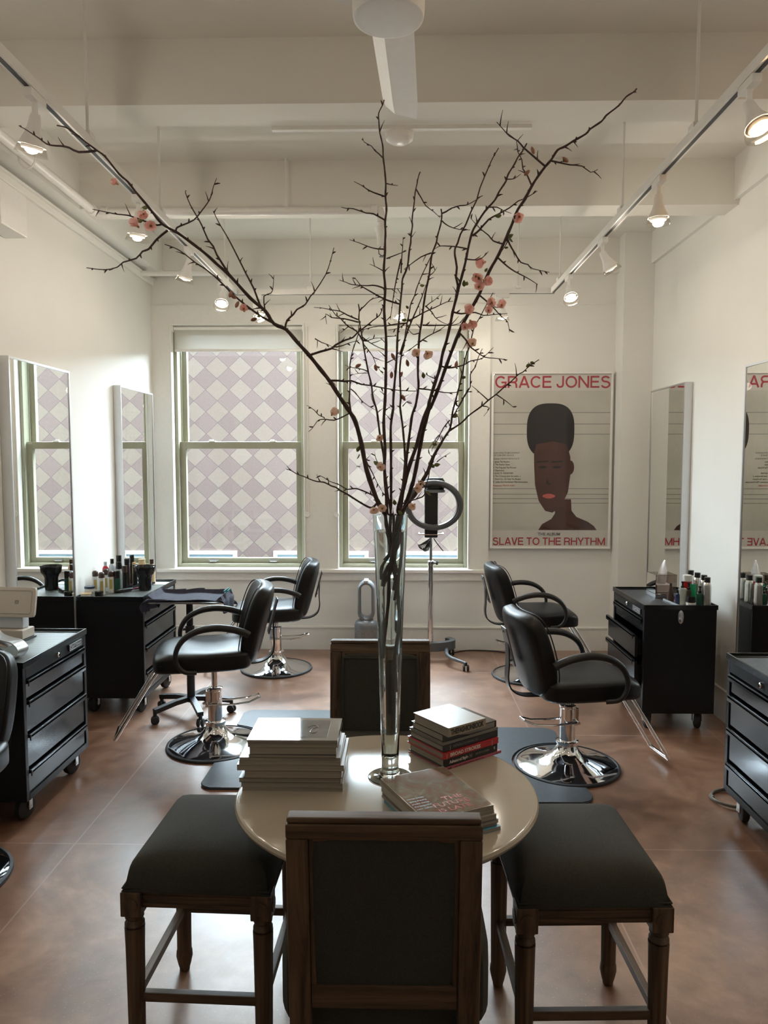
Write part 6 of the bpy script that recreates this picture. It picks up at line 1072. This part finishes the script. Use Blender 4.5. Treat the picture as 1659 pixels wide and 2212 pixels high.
link('body', lathe([(0, 0), (.042, 0), (.044, .004), (.045, .085), (.052, .105), (.069, .128), (.073, .165), (.076, .168), (.074, .172), (.069, .166), (.064, .13), (.045, .106), (.041, .09), (.040, .006), (0, .006)], 48, cap=False), mat('black_gloss', (.012, .012, .013), .12), t)
bm = BM()
for k in range(7): a = k * .9; add_lathe(bm, [(0, 0), (.007, .002), (.009, .008), (0, .014)], 10, T(.05 * math.cos(a), .05 * math.sin(a), .139))
add_lathe(bm, [(0, 0), (.045, 0), (.045, .004), (0, .004)], 24, T(0, 0, .09)); link('insert', bm, PLAST, t)
t = thing('hair_brush', 'dark hair brush with a rosy handle lying by the black cup', 'brush', (-1.905, 5.10, ZL + .012), R(52))
link('handle', cushion(.11, .022, .016, 3, 5, lambda q: q + Vector((.10, 0, 0))), mat('rosy_handle', (.16, .03, .06), .25), t)
bm = cushion(.13, .036, .02, 4, 5, lambda q: q + Vector((-.02, 0, .002)));
for i in range(9):
    for j in range(3): add_cyl(bm, (-.07 + .012 * i, -.010 + .010 * j, -.004), (-.07 + .012 * i, -.010 + .010 * j, -.0118), .0008, n=5)
link('bristle_head', bm, PLAST, t)
t = thing('shallow_tray', 'long dark tray holding combs in front of the slim bottles', 'tray', (-1.885, 5.33, ZL), R(62)); 
bm2 = BM(); add_box(bm2, -.09, .05, -.012, .012, .005, .011, .003)
bm = BM(); add_box(bm, -.11, .11, -.028, .028, 0, .004); add_box(bm, -.11, .11, -.028, -.024, .004, .018); add_box(bm, -.11, .11, .024, .028, .004, .018); add_box(bm, -.11, -.106, -.024, .024, .004, .018); add_box(bm, .106, .11, -.024, .024, .004, .018); link('tray_body', bm, PLAST, t); link('comb', bm2, BRN, t)
t = thing('paper_strip', 'white paper lying flat at the far end of the bottle cabinet', 'paper', (-1.80, 5.44, ZL)); link('sheet', box(-.09, .08, -.05, .05, 0, .002), PW, t)

# tissue box, tray and cans
ZR = .797
ACR = mat('smoked_acrylic', (.34, .31, .29), .08, .0, .8)
t = thing('tissue_box', 'mirrored square tissue box with a white tissue pulled up', 'tissue box', (1.775, 4.99, ZR), R(4))
SMK = pane_mat('clear_acrylic', (.80, .78, .76), 1.6)
bm = BM(); S_ = .072
for (a, c, d, e) in ((-S_, S_, -S_, -S_ + .004), (-S_, S_, S_ - .004, S_), (-S_, -S_ + .004, -S_ + .004, S_ - .004), (S_ - .004, S_, -S_ + .004, S_ - .004)): add_box(bm, a, c, d, e, .031, .155)
add_box(bm, -S_, -.03, -S_, S_, .1505, .156); add_box(bm, .03, S_, -S_, S_, .1505, .156); add_box(bm, -.03, .03, -S_, -.018, .1505, .156); add_box(bm, -.03, .03, .018, S_, .1505, .156); link('acrylic_case', bm, SMK, t, smooth=False)
link('mirrored_base', box(-S_ - .004, S_ + .004, -S_ - .004, S_ + .004, 0, .03, .003), CHROME, t)
link('mirrored_side', box(-S_ - .002, -S_ - .0005, -S_, S_, .031, .155), MIRROR, t, smooth=False)
TIS = mat('tissue_white', (.86, .85, .88), .9)
link('tissue_stack', box(-.055, .055, -.05, .05, .032, .085, .006), TIS, t)
bm = BM(); rows = []
EDGE = ((0, -.034, .030), (.3, -.030, .040), (.55, -.016, .040), (.8, .000, .030), (.93, .010, .024), (1, .015, .019))
for i in range(13):
    u_ = i / 12; row = []
    for q_ in range(len(EDGE) - 1):
        if EDGE[q_][0] <= u_ <= EDGE[q_ + 1][0] + 1e-9: k_ = (u_ - EDGE[q_][0]) / (EDGE[q_ + 1][0] - EDGE[q_][0]); xl_ = EDGE[q_][1] * (1 - k_) + EDGE[q_ + 1][1] * k_; xr_ = EDGE[q_][2] * (1 - k_) + EDGE[q_ + 1][2] * k_; break
    for j in range(13):
        v = j / 12; row.append(bm.verts.new((xl_ + (xr_ - xl_) * v, .020 * math.sin(7 * v + 2 * u_) * (1 - .6 * u_), .086 + .160 * u_)))
    rows.append(row)
for A, B in zip(rows, rows[1:]):
    for j in range(12): bm.faces.new((A[j], A[j + 1], B[j + 1], B[j]))
o = link('tissue', bm, TIS, t); md = o.modifiers.new('thickness', 'SOLIDIFY'); md.thickness = .0008
t = thing('product_tray', 'rectangular steel tray holding green and dark bottles', 'tray', (1.835, 4.735, ZR), R(6))
bm = BM(); add_box(bm, -.085, .085, -.115, .115, 0, .003); add_box(bm, -.089, -.085, -.119, .119, 0, .012); add_box(bm, .085, .089, -.119, .119, 0, .012); add_box(bm, -.085, .085, -.119, -.115, 0, .012); add_box(bm, -.085, .085, .115, .119, 0, .012); link('tray_body', bm, STEEL, t, smooth=False)
ZT = ZR + .0035; GP2 = 'bottles and jars on the steel tray'
def pb(nm, lab, cat, x, y, parts): return bottle(nm, lab, cat, x, y, ZT, parts, GP2)
def pump(r_, hb, m, mc): return [('body', [(0, 0), (r_, 0), (r_, hb - .008), (r_ * .8, hb), (0, hb)], m), ('pump', [(0, hb + .0005), (.010, hb + .0005), (.010, hb + .014), (.005, hb + .018), (.005, hb + .034), (.009, hb + .036), (.009, hb + .044), (0, hb + .046)], mc)]
pb('pump_bottle', 'dark green pump bottle at the corner of the steel tray, by the cans', 'bottle', 1.897, 4.66, pump(.021, .078, GRN, BLKB))
pb('pump_bottle', 'brown pump bottle behind the white tub', 'bottle', 1.832, 4.775, pump(.018, .088, BRN, BLKB))
pb('pump_bottle', 'dark pump bottle in front of the red tube', 'bottle', 1.853, 4.725, pump(.017, .088, BRN, BLKB))
pb('bottle', 'grey tapered bottle at the inner edge of the steel tray', 'bottle', 1.762, 4.79, [('body', [(0, 0), (.021, 0), (.021, .03), (.009, .10), (0, .10)], BRN), ('cap', [(0, .1005), (.008, .1005), (.006, .118), (0, .118)], BLKB)])
pb('bottle', 'small blue black bottle beside the clear glass', 'bottle', 1.775, 4.705, [('body', [(0, 0), (.015, 0), (.015, .062), (.006, .07), (0, .07)], mat('bottle_blue', (.02, .03, .08), .25)), ('cap', [(0, .0705), (.006, .0705), (.006, .088), (0, .088)], BLKB)])
pb('cosmetic_jar', 'black jar stacked on the white tub', 'jar', 1.836, 4.642, [('body', [(0, .0225), (.024, .0225), (.025, .026), (.025, .048), (0, .048)], BLKB), ('lid', [(0, .0485), (.026, .0485), (.026, .060), (0, .061)], BLKB)])
pb('cosmetic_jar', 'low white tub at the near edge of the steel tray', 'jar', 1.836, 4.642, [('body', [(0, 0), (.028, 0), (.029, .003), (.029, .013), (0, .013)], WB), ('lid', [(0, .0135), (.030, .0135), (.030, .021), (0, .022)], WB)])
pb('drinking_glass', 'clear squat glass on the steel tray', 'glass', 1.803, 4.70, [('tumbler', [(0, 0), (.019, 0), (.024, .10), (.0225, .10), (.0175, .006), (0, .006)], TRN)])
def tubeb(lab, x, y, h0, h1, w0, m, mc, rz=0):
    t = thing('squeeze_tube', lab, 'tube', (x, y, ZT), rz, GP2); bm = BM(); rings = []
    for i in range(7):
        s = i / 6; a = w0 * (.75 + .4 * s); b_ = w0 * (.75 * (1 - s) + .12 * s) if m is GRB else w0 * .8 * (1 - .0 * s)
        rings.append([bm.verts.new((a * math.cos(2 * PI * k / 20), b_ * math.sin(2 * PI * k / 20), h0 + (h1 - h0) * s)) for k in range(20)])
    for A, B in zip(rings, rings[1:]):
        for k in range(20): bm.faces.new((A[k], A[(k + 1) % 20], B[(k + 1) % 20], B[k]))
    bm.faces.new(rings[0]); bm.faces.new(rings[-1][::-1]); link('tube_body', bm, m, t)
    if h0 > .01: link('cap', lathe([(0, 0), (w0 * .7, 0), (w0 * .75, h0 - .001), (0, h0 - .001)], 20), mc, t)
    return t
tubeb('green squeeze tube standing behind the dark green pump bottle', 1.880, 4.72, .02, .125, .022, GRB, BLKB, R(10))
t = tubeb('red tube with a white cap, tallest on the steel tray', 1.868, 4.795, .0, .132, .026, REDB, WB); link('cap', lathe([(0, .1325), (.026, .1325), (.028, .168), (.026, .172), (0, .172)], 24), WB, t)
for i, (x, y, lab) in enumerate(((1.935, 4.645, 'silver can with black cap standing in front of the three others'), (1.952, 4.735, 'silver can with black cap, second behind the front one'), (1.950, 4.835, 'silver can with black cap, third behind the front one'), (1.948, 4.94, 'silver can with black cap at the back by the mirror frame'))):
    bottle('spray_can', lab, 'can', x, y, ZR, [('body', [(0, 0), (.024, 0), (.0255, .003), (.0255, .13), (.022, .146), (.018, .152), (0, .152)], SIL), ('cap', [(0, .1525), (.0185, .1525), (.0185, .183), (.017, .185), (0, .185)], BLKB)], 'silver spray cans in a row')

# tablet stand and dryer holder
BEI = mat('putty_plastic', (.50, .44, .37), .4)
t = thing('tablet_stand', 'putty coloured tablet stand seen from its back', 'tablet stand', (-2.03, 3.84, .769), R(-4))
MT = T(0, -.02, .20) @ Matrix.Rotation(R(-12), 4, 'X')
bm = cushion(.25, .020, .158, 14, 9); bm.transform(MT); bk = link('tablet_back', bm, BEI, t)
bm = BM(); add_tube(bm, [MT @ Vector((x, -.0105, z)) for x, z in rounded(-.106, .106, -.060, .060, .012)], .0018, 6, closed=True); link('groove', bm, mat('putty_dark', (.30, .26, .22), .4), bk)
bm = BM()
for (a_, c_, d_, e_) in ((-.009, .009, -.009, -.007), (-.009, .009, .007, .009), (-.009, -.007, -.007, .007), (.007, .009, -.007, .007), (-.002, .002, -.002, .002)): add_box(bm, a_, c_, -.0112, -.0100, d_, e_)
bm.transform(MT @ T(.025, 0, .0)); link('logo', bm, INK, bk, smooth=False)
link('stem_block', box(-.10, .055, -.03, .03, .060, .135, .008), mat('pale_grey_plastic', (.50, .52, .54), .4), t)
link('base', box(-.13, .075, -.07, .045, .010, .06, .006), BEI, t); link('foot', box(-.13, .08, -.08, .055, .0005, .0095, .003), PLAST, t)
GRM = mat('satin_grey_metal', (.42, .43, .44), .3, .6)
t = thing('dryer_holder', 'looped grey metal hair dryer holder at the cabinet edge', 'holder', (-1.905, 3.46, .769))
bm = BM(); add_strip(bm, smooth_pts([(-.22, .10, .19), (-.11, .07, .150), (-.04, .04, .100), (.02, .02, .085), (.075, .0, .078), (.108, -.01, .045), (.09, -.02, .012), (.04, -.02, .004), (-.02, -.02, .004)], 6), .075, .005, axis=(.18, 1, 0)); link('looped_band', bm, GRM, t)
bm = BM(); add_lathe(bm, [(0, 0), (.022, 0), (.042, .10), (.046, .16), (0, .16)], 28, dirmat((.012, -.035, .026), (-1, .15, .33))); link('nozzle', bm, GREYP, t)
bm = BM(); add_box(bm, -.2, .02, -.02, .06, .058, .066, .003); link('shelf_plate', bm, BEI, t, rot=(0, R(16), 0))
